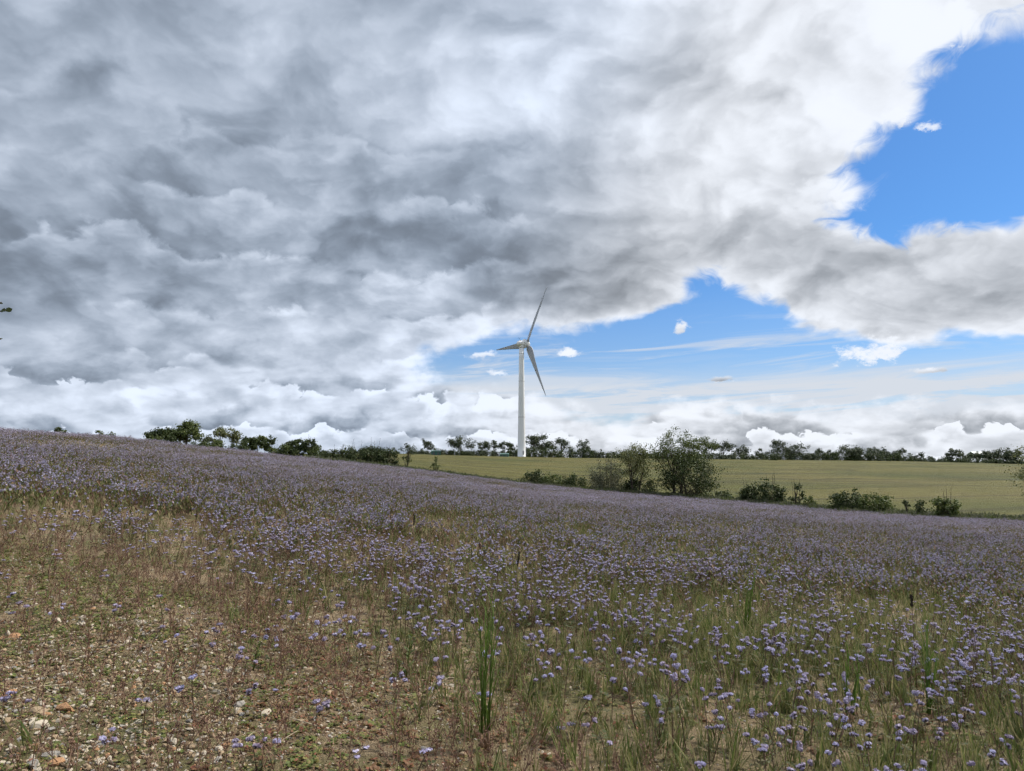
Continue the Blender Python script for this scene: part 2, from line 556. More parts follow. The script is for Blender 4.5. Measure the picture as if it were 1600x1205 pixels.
def scatter(name, label, cat, sources, pts, rot, scl, idx):
    """one object of uncountable small plants or pebbles: instances of the source meshes on points"""
    src = bpy.data.collections.new(name + "_pieces")
    for i, me in enumerate(sources):
        src.objects.link(bpy.data.objects.new("%s_piece.%03d" % (name, i), me))
    n = len(pts)
    me = bpy.data.meshes.new(name)
    me.vertices.add(n); me.vertices.foreach_set('co', np.asarray(pts, np.float32).ravel())
    a = me.attributes.new('rot', 'FLOAT_VECTOR', 'POINT'); a.data.foreach_set('vector', np.asarray(rot, np.float32).ravel())
    a = me.attributes.new('scl', 'FLOAT_VECTOR', 'POINT'); a.data.foreach_set('vector', np.asarray(scl, np.float32).ravel())
    a = me.attributes.new('idx', 'INT', 'POINT'); a.data.foreach_set('value', np.asarray(idx, np.int32))
    o = link(name, me); tag(o, label, cat, None, 'stuff')
    g = bpy.data.node_groups.new(name, 'GeometryNodeTree')
    g.interface.new_socket('Geometry', in_out='INPUT', socket_type='NodeSocketGeometry')
    g.interface.new_socket('Geometry', in_out='OUTPUT', socket_type='NodeSocketGeometry')
    gi, go = g.nodes.new('NodeGroupInput'), g.nodes.new('NodeGroupOutput')
    ip = g.nodes.new('GeometryNodeInstanceOnPoints')
    ci = g.nodes.new('GeometryNodeCollectionInfo'); ci.inputs[0].default_value = src
    ci.inputs[1].default_value = True; ci.inputs[2].default_value = True

    def attr(nm, ty):
        x = g.nodes.new('GeometryNodeInputNamedAttribute'); x.data_type = ty; x.inputs[0].default_value = nm
        return next(s for s in x.outputs if s.enabled)
    er = g.nodes.new('FunctionNodeEulerToRotation')
    L = g.links.new
    L(gi.outputs[0], ip.inputs['Points']); L(ci.outputs[0], ip.inputs['Instance'])
    ip.inputs['Pick Instance'].default_value = True
    L(attr('idx', 'INT'), ip.inputs['Instance Index'])
    L(attr('rot', 'FLOAT_VECTOR'), er.inputs[0]); L(er.outputs[0], ip.inputs['Rotation'])
    L(attr('scl', 'FLOAT_VECTOR'), ip.inputs['Scale'])
    L(ip.outputs[0], go.inputs[0])
    md = o.modifiers.new('scatter', 'NODES'); md.node_group = g
    return o


# ================================================================== ground: one sheet to the horizon
def ground_sheet():
    azs = np.concatenate([np.arange(-180, -44, 4.0), np.arange(-44, 44.01, 0.4), np.arange(48, 180, 4.0)])
    na = len(azs)
    t1 = np.concatenate([[0.004], np.geomspace(0.012, 1.0, 150)])
    u2 = np.linspace(0, 1, 71)[1:]
    r3 = np.array([1.02, 1.06, 1.15, 1.3, 1.6, 2.2, 3.2, 5, 9, 16, 25])
    A = azs[None, :]
    rb, rf = tabv(azs, _RB)[None, :], tabv(azs, _RF)[None, :]
    rr = np.concatenate([t1[:, None] * rb, rb + (rf - rb) * u2[:, None], rf * r3[:, None]])
    nr = len(rr)
    x, y = rr * np.sin(np.radians(A)), rr * np.cos(np.radians(A))
    z = height(x, y)
    v = np.stack([x, y, z], -1).reshape(-1, 3)
    v = np.concatenate([v, [[0, 0, -1.6]]])
    i, k = np.meshgrid(np.arange(nr - 1), np.arange(na), indexing='ij')
    k2 = (k + 1) % na
    q = np.stack([i * na + k, (i + 1) * na + k, (i + 1) * na + k2, i * na + k2], -1)[..., ::-1]
    zone = np.where(np.arange(nr - 1) < len(t1) - 1, 0, np.where(np.arange(nr - 1) < len(t1) - 1 + len(u2), 1, 2))
    mi = np.repeat(zone, na)
    faces = [tuple(f) for f in q.reshape(-1, 4).tolist()] + [(j, (j + 1) % na, nr * na) for j in range(na)][::1]
    me = bpy.data.meshes.new('ground'); me.from_pydata(v.tolist(), [], faces)
    me.polygons.foreach_set('material_index', mi.tolist() + [0] * na)
    me.polygons.foreach_set('use_smooth', [True] * len(faces))
    me.update()
    return me


m_soil = mat('stony_soil'); t = m_soil.node_tree
n1 = tnoise(t, 1.1, 6, 0.6); n2 = tnoise(t, 30, 8, 0.78); n3 = tnoise(t, 75, 4, 0.7)
c = ramp(t, n2, [(0.30, (0.075, 0.052, 0.032)), (0.48, (0.17, 0.125, 0.075)), (0.62, (0.27, 0.205, 0.13)), (0.75, (0.36, 0.30, 0.21))])
moss = ramp(t, n3, [(0.35, (0.045, 0.05, 0.018)), (0.7, (0.13, 0.13, 0.045))])
c = mixc(t, ramp(t, n1, [(0.42, (0, 0, 0)), (0.62, (0.75, 0.75, 0.75))]), c, moss)
m_soil = finish(m_soil, c, 0.95, 0.15, 0, (n2, 0.03, 0.9))

m_wheat = mat('ripening_wheat'); t = m_wheat.node_tree
n1 = tnoise(t, 0.018, 5, 0.6, dist=0.6); n2 = tnoise(t, 0.6, 6, 0.8, stretch=(0.5, 1.5, 1)); n3 = tnoise(t, 0.05, 6, 0.7, stretch=(0.30, 1.7, 1), dist=1.0)
c = ramp(t, n1, [(0.36, (0.078, 0.090, 0.016)), (0.52, (0.118, 0.112, 0.026)), (0.66, (0.150, 0.132, 0.040))])
c = mixc(t, ramp(t, n3, [(0.36, (0.75, 0.75, 0.75)), (0.50, (0, 0, 0))]), c, (0.036, 0.038, 0.012))
c = mixc(t, ramp(t, n3, [(0.56, (0, 0, 0)), (0.68, (0.6, 0.6, 0.6))]), c, (0.150, 0.125, 0.045))
tc = t.nodes.new('ShaderNodeTexCoord'); mp = t.nodes.new('ShaderNodeMapping'); mp.inputs['Rotation'].default_value = (0, 0, R(-14))
t.links.new(tc.outputs['Object'], mp.inputs[0])
wv = t.nodes.new('ShaderNodeTexWave'); wv.wave_type = 'BANDS'; wv.bands_direction = 'Y'
wv.inputs['Scale'].default_value = 0.0135; wv.inputs['Distortion'].default_value = 3.0; wv.inputs['Detail'].default_value = 1; wv.inputs['Detail Scale'].default_value = 0.25
t.links.new(mp.outputs[0], wv.inputs[0])
c = mixc(t, ramp(t, wv.outputs[1], [(0.0, (0.45, 0.45, 0.45)), (0.06, (0, 0, 0))]), c, (0.038, 0.036, 0.013))
c = mixc(t, 1.0, c, ramp(t, n2, [(0.3, (0.48, 0.47, 0.44)), (0.7, (0.90, 0.87, 0.80))]), 'MULTIPLY')
m_wheat = finish(m_wheat, c, 0.9, 0.2, 0, (n2, 0.5, 0.8))
m_past = plain('far_pasture', (0.12, 0.13, 0.055), 0.95, 0.1, 0.35, 0.01)
gme = ground_sheet()
for m in (m_soil, m_wheat, m_past): gme.materials.append(m)
ground = tag(link('ground', gme), 'gently sloping farmland of stony soil, flower field and ripening wheat field', 'ground', None, 'structure')

# ================================================================== wind turbine
m_white = mat('white_coated_steel'); t = m_white.node_tree
n1 = tnoise(t, 0.35, 5, 0.6, stretch=(1, 1, 0.12))
m_white = finish(m_white, ramp(t, n1, [(0.3, (0.68, 0.69, 0.69)), (0.7, (0.76, 0.765, 0.765))]), 0.45, 0.4)
m_blade = plain('shaded_grey_blade', (0.31, 0.32, 0.34), 0.45, 0.4, 0.06, 0.3)  # grey blade paint, darkened so the base colour carries the blades' shaded side
m_seam = plain('grey_seam', (0.30, 0.31, 0.32), 0.6, 0.3, 0.1)
m_dark = plain('dark_grey_metal', (0.10, 0.105, 0.11), 0.6, 0.3, 0.2)


def lathe(prof, n=40):
    """rings of (radius, height)"""
    m = MB()
    vs = [(r * math.cos(2 * math.pi * k / n), r * math.sin(2 * math.pi * k / n), z) for r, z in prof for k in range(n)]
    fs = [(i * n + k, i * n + (k + 1) % n, (i + 1) * n + (k + 1) % n, (i + 1) * n + k) for i in range(len(prof) - 1) for k in range(n)]
    fs += [tuple(range(n))[::-1], tuple((len(prof) - 1) * n + k for k in range(n))]
    m.add(vs, fs)
    return m


tx, ty = at_r(815, 412)
tz = hz(tx, ty)
hub_z = z_at(815, 537, tx, ty) - tz                       # hub above the foot
turb = thing('wind_turbine', 'tall white three-bladed wind turbine standing at the far edge of the wheat field', 'wind turbine', (tx, ty, tz))
top_z = hub_z - 2.6
prof = [(2.42, -0.3), (2.42, 0.25), (2.36, 0.3)] + [(2.36 - 0.98 * (q / 10) ** 0.9, 0.3 + (top_z - 0.3) * q / 10) for q in range(1, 11)]
tower = link('tower', lathe(prof).mesh('tower', [m_white], True), turb)
for fz in (0.36, 0.69, 0.945):
    r_ = 2.36 - 0.98 * fz ** 0.9
    link('flange', lathe([(r_ + 0.01, top_z * fz - 0.12), (r_ + 0.05, top_z * fz - 0.08), (r_ + 0.05, top_z * fz + 0.08), (r_ + 0.01, top_z * fz + 0.12)]).mesh('flange', [m_seam], True), tower)
dm = MB(); dr = 2.44
dm.add([(dr * math.sin(a), -dr * math.cos(a), z) for z in (1.2, 3.4) for a in np.linspace(0.25, 0.65, 5)], [(i, i + 1, i + 6, i + 5) for i in range(4)])
dm.add([((dr - 0.12) * math.sin(a), -(dr - 0.12) * math.cos(a), z) for z in (1.2, 3.4) for a in np.linspace(0.25, 0.65, 5)], [(i, i + 5, i + 6, i + 1) for i in range(4)])
link('door', dm.mesh('door', [m_seam]), tower)

# nacelle axis: to the right and away from the viewer
axis = Vector((math.sin(R(57)), math.cos(R(57)), 0.05)).normalized()
Mx = axis.to_track_quat('Z', 'Y').to_matrix().to_4x4()      # local +Z runs along the axis towards the hub


def along(o, dist=0.0):
    o.matrix_local = Matrix.Translation((0, 0, hub_z)) @ Mx @ Matrix.Translation((0, 0, dist))
    return o


nac = along(link('nacelle', lathe([(0.02, -3.1), (0.7, -3.0), (1.25, -2.5), (1.62, -1.5), (1.75, -0.2), (1.72, 1.0), (1.6, 1.6)], 32).mesh('nacelle', [m_white], True), turb))
gen = along(link('generator_ring', lathe([(1.6, 1.5), (2.55, 1.6), (2.7, 1.75), (2.7, 2.5), (2.55, 2.65), (1.5, 2.75)], 40).mesh('generator_ring', [m_white], False), turb))
bands = []
for q, (a0, b0) in enumerate(((1.80, 1.92), (2.2, 2.32))):
    bands.append(link('cooling_band', lathe([(2.71, a0), (2.76, a0 + 0.02), (2.76, b0 - 0.02), (2.71, b0)], 40).mesh('cooling_band', [m_seam], False), turb))
cl = along(link('yaw_collar', lathe([(1.37, -2.4), (1.5, -2.3), (1.5, -1.5), (1.4, -1.35)], 32).mesh('yaw_collar', [m_white], True), turb))
cl.matrix_local = Matrix.Translation((0, 0, hub_z))
hub_d = 4.0
hub = along(link('hub', lathe([(1.5, -1.15), (1.75, -0.8), (1.7, 0.3), (1.35, 1.1), (0.75, 1.7), (0.02, 1.95)], 32).mesh('hub', [m_white], True), turb), hub_d)
ms = MB(); ms.tube([(0, 0, 0), (0, 0, 1.9)], [0.06, 0.05], 6); ms.tube([(-0.45, 0, 1.5), (0.45, 0, 1.5)], [0.05, 0.05], 5)
for sx in (-0.45, 0.45): ms.tube([(sx, 0, 1.5), (sx, 0, 1.95)], [0.07, 0.1], 6)
mast = link('wind_gauge', ms.mesh('wind_gauge', [m_dark]), turb)
mast.location = Vector((0, 0, hub_z + 1.55)) - axis * 1.6
mh = MB()
mh.tube([(0, 0, 0), (0, 0, 0.55)], [0.42, 0.38], 10)
hatch = link('hatch', mh.mesh('hatch', [m_dark]), turb)
hatch.location = Vector((0, 0, hub_z + 1.52)) - axis * 0.7

nac_m = Matrix.Translation((0, 0, hub_z)) @ Mx
for o_ in (mast, hatch):
    m_ = nac_m.inverted() @ Matrix.Translation(o_.location)
    o_.parent = nac; o_.matrix_basis = m_
for o_ in bands:
    o_.parent = gen; o_.matrix_basis = Matrix.Identity(4)

BL = 36.0
secs = [(0.0, 0.95, 0.95, 0.0), (0.03, 0.95, 0.95, 0.0), (0.07, 1.45, 0.62, 0.35), (0.13, 1.75, 0.42, 0.5), (0.22, 1.55, 0.30, 0.48), (0.38, 1.18, 0.2, 0.42),
        (0.55, 0.86, 0.14, 0.36), (0.72, 0.60, 0.10, 0.3), (0.87, 0.38, 0.06, 0.25), (0.96, 0.22, 0.04, 0.2), (1.0, 0.05, 0.02, 0.1)]
bm_ = MB(); nb = 16; vs = []
for (s_, ch, th, off) in secs:
    tw = R(22 * (1 - s_) ** 2 + 4)
    for k in range(nb):
        a = 2 * math.pi * k / nb
        ch_ = ch * (1.25 if s_ > .05 else 1)
        cx, cy = ch_ * math.cos(a), th * math.sin(a) * (1.0 if off == 0 else (0.6 + 0.4 * math.cos(a)))
        cx += off * ch * 0.5 if off else 0
        # blade along +Y, chord along X, thickness along Z (the axis); tips bend slightly towards the wind
        vs.append((cx * math.cos(tw) - cy * math.sin(tw), s_ * BL + 0.6, cx * math.sin(tw) + cy * math.cos(tw) + 1.1 * s_ ** 2))
fs = [(i * nb + k, i * nb + (k + 1) % nb, (i + 1) * nb + (k + 1) % nb, (i + 1) * nb + k) for i in range(len(secs) - 1) for k in range(nb)] + [tuple((len(secs) - 1) * nb + k for k in range(nb))]
bm_.add(vs, fs)
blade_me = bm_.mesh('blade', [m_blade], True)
# one blade points level to the left and back (hidden root behind the tower); the others lie at +-60 degrees
left_dir = Vector((-math.cos(R(57)), math.sin(R(57)), 0))
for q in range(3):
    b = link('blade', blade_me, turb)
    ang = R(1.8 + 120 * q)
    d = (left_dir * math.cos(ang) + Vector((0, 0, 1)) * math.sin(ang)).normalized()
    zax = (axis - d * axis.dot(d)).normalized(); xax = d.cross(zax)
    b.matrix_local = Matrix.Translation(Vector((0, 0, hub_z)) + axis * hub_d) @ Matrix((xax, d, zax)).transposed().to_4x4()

# ================================================================== sheds and far barns
m_green = plain('dull_green_cladding', (0.045, 0.115, 0.085), 0.6, 0.3, 0.25, 1.5)
m_groof = plain('pale_green_roof', (0.085, 0.15, 0.128), 0.55, 0.3, 0.2, 1.0)
m_broof = plain('pale_tin_roof', (0.55, 0.60, 0.62), 0.5, 0.4, 0.1, 0.5)
m_bwall = plain('bluegreen_barn_wall', (0.07, 0.16, 0.17), 0.7, 0.2, 0.2, 0.5)


def box_mesh(name, m, lx, ly, z0, z1):
    b = MB(); v = [(sx * lx / 2, sy * ly / 2, z) for z in (z0, z1) for sx, sy in ((-1, -1), (1, -1), (1, 1), (-1, 1))]
    b.add(v, [(0, 3, 2, 1), (4, 5, 6, 7), (0, 1, 5, 4), (1, 2, 6, 5), (2, 3, 7, 6), (3, 0, 4, 7)])
    return b.mesh(name, [m])


def gable(name, m, lx, ly, z0, zr, over=0.3):
    b = MB(); a, c = lx / 2 + over, ly / 2 + over
    b.add([(-a, -c, z0), (a, -c, z0), (a, 0, zr), (-a, 0, zr), (-a, c, z0), (a, c, z0),
           (-a, -c, z0 + .12), (a, -c, z0 + .12), (a, 0, zr + .12), (-a, 0, zr + .12), (-a, c, z0 + .12), (a, c, z0 + .12)],
          [(0, 3, 2, 1), (3, 4, 5, 2), (6, 7, 8, 9), (9, 8, 11, 10), (0, 1, 7, 6), (4, 10, 11, 5), (0, 6, 9, 3), (3, 9, 10, 4), (1, 2, 8, 7), (2, 5, 11, 8)])
    return b.mesh(name, [m])


def shed(px, r, L, D, H, zr, rz, label, cat, mw, mr, name, dz=0.0, group=None):
    x, y = at_r(px, r); z = hz(x, y) + dz
    s = thing(name, label, cat, (x, y, z), rz, group)
    wl = link('wall', box_mesh('wall', mw, L, D, -1.0, H), s)
    link('roof', gable('roof', mr, L, D, H + 0.003, zr), s)
    for sx in (-0.22, 0.25):
        d = link('door', box_mesh('door', m_dark, L * 0.17, 0.08, 0.02, H * 0.72), wl)
        d.location = (sx * L, -D / 2 - 0.045, 0)
    return s


shed(681, 395, 5.2, 3.0, 1.9, 2.4, 0.1, 'small green flat shed on the wheat field edge well left of the turbine', 'shed', m_green, m_groof, 'field_shed')
shed(788.5, 402, 4.6, 2.6, 1.25, 1.75, -0.1, 'low dark green hut just left of the turbine foot', 'shed', m_green, m_groof, 'field_hut')
shed(1236, 520, 5.0, 4, 1.2, 2.4, 0.2, 'far blue-green barn glimpsed under trees right of the big hedgerow trees', 'barn', m_bwall, m_broof, 'barn', 2.2)
shed(1527, 560, 8.5, 7, 1.2, 3.0, 0.15, 'far barn with pale roof between trees near right edge', 'barn', m_bwall, m_broof, 'barn', 4.6)

# ================================================================== trees, bushes, hedges
m_bark = mat('bark'); t = m_bark.node_tree
n1 = tnoise(t, 3.0, 5, 0.7, stretch=(1, 1, 0.25))
m_bark = finish(m_bark, ramp(t, n1, [(0.3, (0.035, 0.028, 0.022)), (0.7, (0.10, 0.085, 0.065))]), 0.95, 0.1)
LEAF = {
    'dark': leafy('dark_leaf', [(0, (0.026, 0.039, 0.013)), (0.5, (0.044, 0.062, 0.021)), (1, (0.075, 0.096, 0.031))], 0.25),
    'mid': leafy('mid_leaf', [(0, (0.046, 0.065, 0.018)), (0.5, (0.075, 0.101, 0.029)), (1, (0.137, 0.156, 0.049))], 0.3),
    'olive': leafy('olive_leaf', [(0, (0.072, 0.086, 0.031)), (0.5, (0.117, 0.130, 0.049)), (1, (0.195, 0.195, 0.085))], 0.3),
    'grey': leafy('grey_green_leaf', [(0, (0.065, 0.073, 0.042)), (0.5, (0.104, 0.112, 0.065)), (1, (0.156, 0.156, 0.098))], 0.25),
    'far': leafy('distant_leaf', [(0, (0.034, 0.047, 0.026)), (0.5, (0.055, 0.072, 0.036)), (1, (0.091, 0.107, 0.052))], 0.2),
}


def grow(H, W, base, lobes, depth, style, r0):
    """trunk, limbs and twig tips: returns branch list and tip points (local, foot at 0)"""
    br, tips = [], []
    bush = style == 'bush'
    stems = {'bush': 7, 'multi': 4}.get(style, 1)
    cz = H * (base + 1) / 2; ch = H * (1 - base) / 2
    for s in range(stems):
        a0 = random.uniform(0, 2 * math.pi)
        off = 0 if stems == 1 else W * 0.10
        foot = np.array([off * math.cos(a0), off * math.sin(a0), -0.15])
        lean = 0.05 * H if stems == 1 else W * 0.22
        topz = H * (0.72 if not bush else 0.6)
        top = foot + np.array([lean * math.cos(a0) * random.uniform(.5, 1.2), lean * math.sin(a0) * random.uniform(.5, 1.2), topz])
        mid = (foot + top) / 2 + np.array([random.gauss(0, .03), random.gauss(0, .03), 0]) * H
        tr = [foot, foot * 0.75 + mid * 0.25, mid, (mid + top) / 2 + np.array([random.gauss(0, .02), random.gauss(0, .02), 0]) * H, top]
        rs = r0 / math.sqrt(stems)
        br.append((tr, [rs * 1.25, rs, rs * .75, rs * .5, rs * .2]))
        n = max(2, lobes // stems)
        for k in range(n):
            # a goal on the inside of the crown
            for _ in range(8):
                u = np.array([random.gauss(0, 1) for _ in range(3)]); u /= np.linalg.norm(u)
                if u[2] > -0.75: break
            rad = random.uniform(0.62, 1.0)
            g = np.array([u[0] * W / 2 * rad, u[1] * W / 2 * rad, cz + u[2] * ch * rad])
            tt = min(0.95, max(0.22 if not bush else 0.08, (g[2] / H - 0.22) * random.uniform(.8, 1.1)))
            st = np.array([np.interp(tt, [0, .25, .5, .75, 1], [p[i] for p in tr]) for i in range(3)])
            kink = st * 0.45 + g * 0.55 + np.array([random.gauss(0, .04), random.gauss(0, .04), random.uniform(-.05, .06)]) * W
            rr = max(rs * (1 - tt * .75) * .42, 0.02)
            br.append(([st, kink, g], [rr, rr * .6, rr * .22]))
            tips.append((g, 1.0))
            for _ in range(depth):
                e = g + np.array([random.gauss(0, .11), random.gauss(0, .11), random.gauss(0.02, .08)]) * (W + H) / 2
                m2 = kink * .5 + g * .5
                br.append(([m2, (m2 + e) / 2 + np.array([0, 0, .02 * H]), e], [rr * .4, rr * .25, rr * .1]))
                tips.append((e, 0.8))
    return br, tips


def make_tree(name, label, cat, x, y, H, W, style='oak', leaf='far', n=700, size=0.6, base=0.25, lobes=12, depth=2, trunk=None, group=None, spread=0.11, flat=1.0, dz=0.0, stick=0):
    z = hz(x, y) + dz
    o = thing(name, label, cat, (x, y, z), random.uniform(0, 6.28), group)
    r0 = trunk or max(0.04, 0.028 * H)
    br, tips = grow(H * 0.93, W * 0.9, base, lobes, depth, style, r0)
    for k in range(stick):      # bare shoots standing out of the top
        a = random.uniform(0, 6.28); q = np.array([math.cos(a) * W * .3 * random.random(), math.sin(a) * W * .3 * random.random(), 0])
        br.append(([q, q + np.array([0, 0, H * .7]), q * 1.3 + np.array([0, 0, H * random.uniform(1.0, 1.35)])], [.03, .025, .012]))
    m = MB()
    sides = 7 if H > 7 and n > 3000 else 5
    for pts, rad in br: m.tube(pts, rad, sides if rad[0] > 0.05 else 4, cap=False)
    link('trunk' if style != 'bush' else 'stems', m.mesh('trunk', [m_bark], True), o)
    T = np.array([p for p, _ in tips]); ww = np.array([random.uniform(.35, 1.3) * w for _, w in tips])
    pick = rng.choice(len(T), n, p=ww / ww.sum())
    sg = spread * (W * .55 + H * .45)
    # leaves sit in shells round each twig, denser above
    dirs = unit(n); rad = np.abs(rng.normal(0.75, 0.35, n))[:, None]
    cen = T[pick] + dirs * rad * sg * np.array([1, 1, 0.72 * flat])
    cen[:, 2] = np.maximum(cen[:, 2], 0.05 * H if style != 'bush' else 0.04)
    if style == 'bush':
        low_ = rng.random(n) < .42
        cen[low_, 2] *= rng.uniform(.1, .8, low_.sum())
    nr = dirs * 0.6 + unit(n) * 0.8 + np.array([0, 0, 0.45]); nr /= np.linalg.norm(nr, axis=1, keepdims=True)
    u, w = perp(nr); s = (size * rng.uniform(.55, 1.2, n) / 2)[:, None]
    link('crown' if cat == 'tree' else 'foliage', quads_mesh('crown', cen, u * s, w * s * .7, LEAF[leaf]), o)
    return o


def px_tree(name, label, cat, px, top, w_px, r, **k):
    """size from how tall and wide it stands at distance r"""
    x, y = at_r(px, r)
    H = z_at(px, top, x, y) - hz(x, y) - k.get('dz', 0.0)
    W = w_px / F_PX * math.hypot(x, y) * math.cos(R(az_of(px)))
    return make_tree(name, label, cat, x, y, H, W, **k)


# --- trees behind the brow of the flower field, left
LT = 'trees behind the brow of the flower field'
px_tree('tree', 'low round dark tree, leftmost of the tree group behind the brow of the field', 'tree', 250, 669, 40, 165, style='oak', leaf='dark', n=3000, size=.42, base=.12, lobes=16, group=LT, spread=.15)
px_tree('tree', 'tallest dome-shaped green tree behind the brow of the field on the left', 'tree', 291, 656, 46, 170, style='oak', leaf='mid', n=3800, size=.42, base=.2, lobes=18, group=LT, spread=.15)
px_tree('tree', 'dark bushy tree between the dome-shaped tree and the low round tree', 'tree', 268, 670, 34, 176, leaf='dark', n=2200, size=.42, base=.1, lobes=12, group=LT, spread=.15)
px_tree('tree', 'thin low tree right beside the dome-shaped tree behind the brow', 'tree', 322, 680, 26, 172, leaf='grey', n=840, size=.4, base=.1, lobes=9, group=LT, spread=.15)
px_tree('tree', 'pale sparse tree with see-through crown, left one of the pale pair', 'tree', 343, 669, 26, 168, leaf='olive', n=1240, size=.36, base=.25, lobes=10, group=LT, spread=.15)
px_tree('tree', 'pale sparse tree with see-through crown, right one of the pale pair', 'tree', 361, 667, 28, 173, leaf='olive', n=1120, size=.36, base=.3, lobes=10, group=LT, spread=.15)
px_tree('tree', 'dark broad tree right of the pale pair behind the brow', 'tree', 388, 681, 28, 168, leaf='dark', n=2000, size=.42, base=.1, lobes=12, group=LT, spread=.15)
px_tree('tree', 'rounded green tree in the middle of the dark trio right of the pale pair', 'tree', 402, 679, 28, 175, leaf='mid', n=1800, size=.42, base=.2, lobes=10, group=LT, spread=.15)
px_tree('tree', 'dark spiky tree at the right end of the dark trio', 'tree', 420, 684, 26, 168, leaf='dark', n=1800, size=.42, base=.1, lobes=11, group=LT, spread=.15)
px_tree('tree', 'dark dense tree left of the hedge that runs down the field edge', 'tree', 460, 685, 22, 160, leaf='dark', n=2000, size=.4, base=.08, lobes=12, group=LT, spread=.15)
px_tree('tree', 'dark ragged tree with bare shoots beside the hedge down the field edge', 'tree', 482, 687, 30, 152, leaf='dark', n=2400, size=.4, base=.06, lobes=14, stick=3, group=LT, spread=.15)
px_tree('tree', 'treetop just peeping over the flower field brow, left one', 'tree', 92, 666, 26, 140, leaf='mid', n=500, size=.35, base=.1, lobes=9)
px_tree('tree', 'treetop just peeping over the flower field brow, right one', 'tree', 165, 673.5, 36, 145, leaf='mid', n=600, size=.35, base=.1, lobes=9)

# --- hedge along the border of the flower field
for q, (px, top, w) in enumerate([(238, 677, 22), (310, 683, 30), (331, 686, 24), (372, 688, 26), (436, 694, 24), (448, 697, 22), (496, 700, 26)]):
    px_tree('bush', ['low bush at the left foot of the leftmost trees behind the brow', 'low bush just right of the dome-shaped tree behind the brow', 'low bush left of the pale pair behind the brow',
                     'low bush between the pale pair and the dark trio', 'low bush right of the dark trio behind the brow', 'low bush left of the dark dense tree at the brow', 'low bush right of the dark ragged tree with bare shoots'][q],
            'bush', px, top, w * 1.4, 150, style='bush', leaf='dark' if q % 2 else 'mid', n=1300, size=.32, base=.0, lobes=18, depth=1, group='bushes behind the brow of the flower field', spread=.18)

HB = 'bushes along the border of the flower field'
for px, top, w, r, lf, n, lab, kw in [
    (505, 703, 30, 118, 'dark', 800, 'low dark hedge bush at the upper left end of the border hedge', {}),
    (529, 700, 26, 116, 'dark', 900, 'dark hedge bush with thin upright shoots, second in the border hedge', dict(stick=5)),
    (556, 692, 36, 117, 'dark', 1800, 'large dark hawthorn bush, left half of the thickest hedge clump', dict(stick=3)),
    (582, 695, 36, 118, 'dark', 1900, 'large dark hawthorn bush, middle of the thickest hedge clump', dict(stick=3)),
    (606, 701, 30, 117, 'dark', 1500, 'dark hawthorn bush at the right end of the thickest hedge clump', dict(stick=4)),
    (834, 736, 36, 116, 'dark', 1500, 'low dark bush, leftmost of the three below the turbine', {}),
    (865, 740, 34, 115, 'mid', 1300, 'low green bush, middle one of the three below the turbine', {}),
    (898, 741, 38, 115, 'dark', 1300, 'low dark bush, nearest of the three to the grey willow', {}),
    (1128, 766, 26, 107, 'dark', 700, 'small low dark bush just right of the big hedgerow tree', {}),
    (1168, 750, 26, 104, 'dark', 1300, 'upright dark bush, left of the two beside the ivy stump', dict(stick=2)),
    (1202, 749, 38, 103, 'dark', 1700, 'wide ragged dark bush, right of the two beside the ivy stump', dict(stick=5)),
    (1262, 774, 18, 99, 'mid', 350, 'tiny low bush at the foot of the ivy stump', {}),
    (1325, 766, 52, 97, 'dark', 2400, 'broad low bramble mound, left half, on the field border', dict(flat=.8)),
    (1362, 770, 52, 96, 'mid', 2200, 'broad low bramble mound, right half, on the field border', dict(flat=.8)),
    (1435, 778, 12, 92, 'dark', 220, 'tiny thin sapling between the post stump and the round bush', {}),
    (1474, 772, 32, 90, 'mid', 1500, 'small round bush standing alone near the right end of the border', dict(stick=3)),
]:
    px_tree('bush', lab, 'bush', px, top, w * 1.12, r, style='bush', leaf=lf, n=int(n * 1.5), size=.24, base=.02, lobes=22, depth=2, group=HB, spread=.165, **kw)
px_tree('bush', 'grey-green willow bush with fine upright twigs left of the hedgerow trees', 'bush', 950, 721, 66, 114, style='bush', leaf='grey', n=9000, size=.16, base=.02, lobes=40, depth=3, spread=.13, stick=10)
px_tree('bush', 'dark brambles at the foot of the thin tall hedgerow tree', 'bush', 1000, 746, 60, 113, style='bush', leaf='dark', n=3600, size=.22, base=.02, lobes=26, depth=2, spread=.16)
px_tree('tree', 'small leaning sapling at the right end of the border hedge', 'tree', 636, 689, 24, 117, style='oak', leaf='dark', n=520, size=.22, base=.1, lobes=12, depth=2)
px_tree('tree', 'little leafy sapling alone on the border left of the turbine', 'tree', 682, 713, 13, 113, style='oak', leaf='mid', n=360, size=.2, base=.05, lobes=9, depth=2)
px_tree('tree', 'thin tall tree with sparse open crown and several stems, left of the big hedgerow tree', 'tree', 992, 679, 50, 112, style='multi', leaf='olive', n=4200, size=.22, base=.18, lobes=36, depth=2, trunk=.2, spread=.115)
px_tree('tree', 'big hedgerow tree with airy upper crown, tallest on the border', 'tree', 1058, 664, 76, 111, style='multi', leaf='mid', n=6500, size=.22, base=.26, lobes=48, depth=3, trunk=.34, spread=.085)
px_tree('tree', 'dense dark lower tree in front of the big airy hedgerow tree', 'tree', 1076, 703, 92, 109, style='multi', leaf='dark', n=7200, size=.22, base=.0, lobes=52, depth=3, trunk=.3, spread=.125)
px_tree('tree', 'short ivy-clad stump with ragged shoots on the field border', 'tree', 1242, 752, 22, 100, style='oak', leaf='dark', n=520, size=.2, base=.12, lobes=9, depth=2, stick=4, trunk=.16)
px_tree('tree', 'short leafy post stump on the border left of the round bush', 'tree', 1413, 779, 9, 93, style='oak', leaf='dark', n=200, size=.17, base=.45, lobes=7, depth=1, trunk=.14)
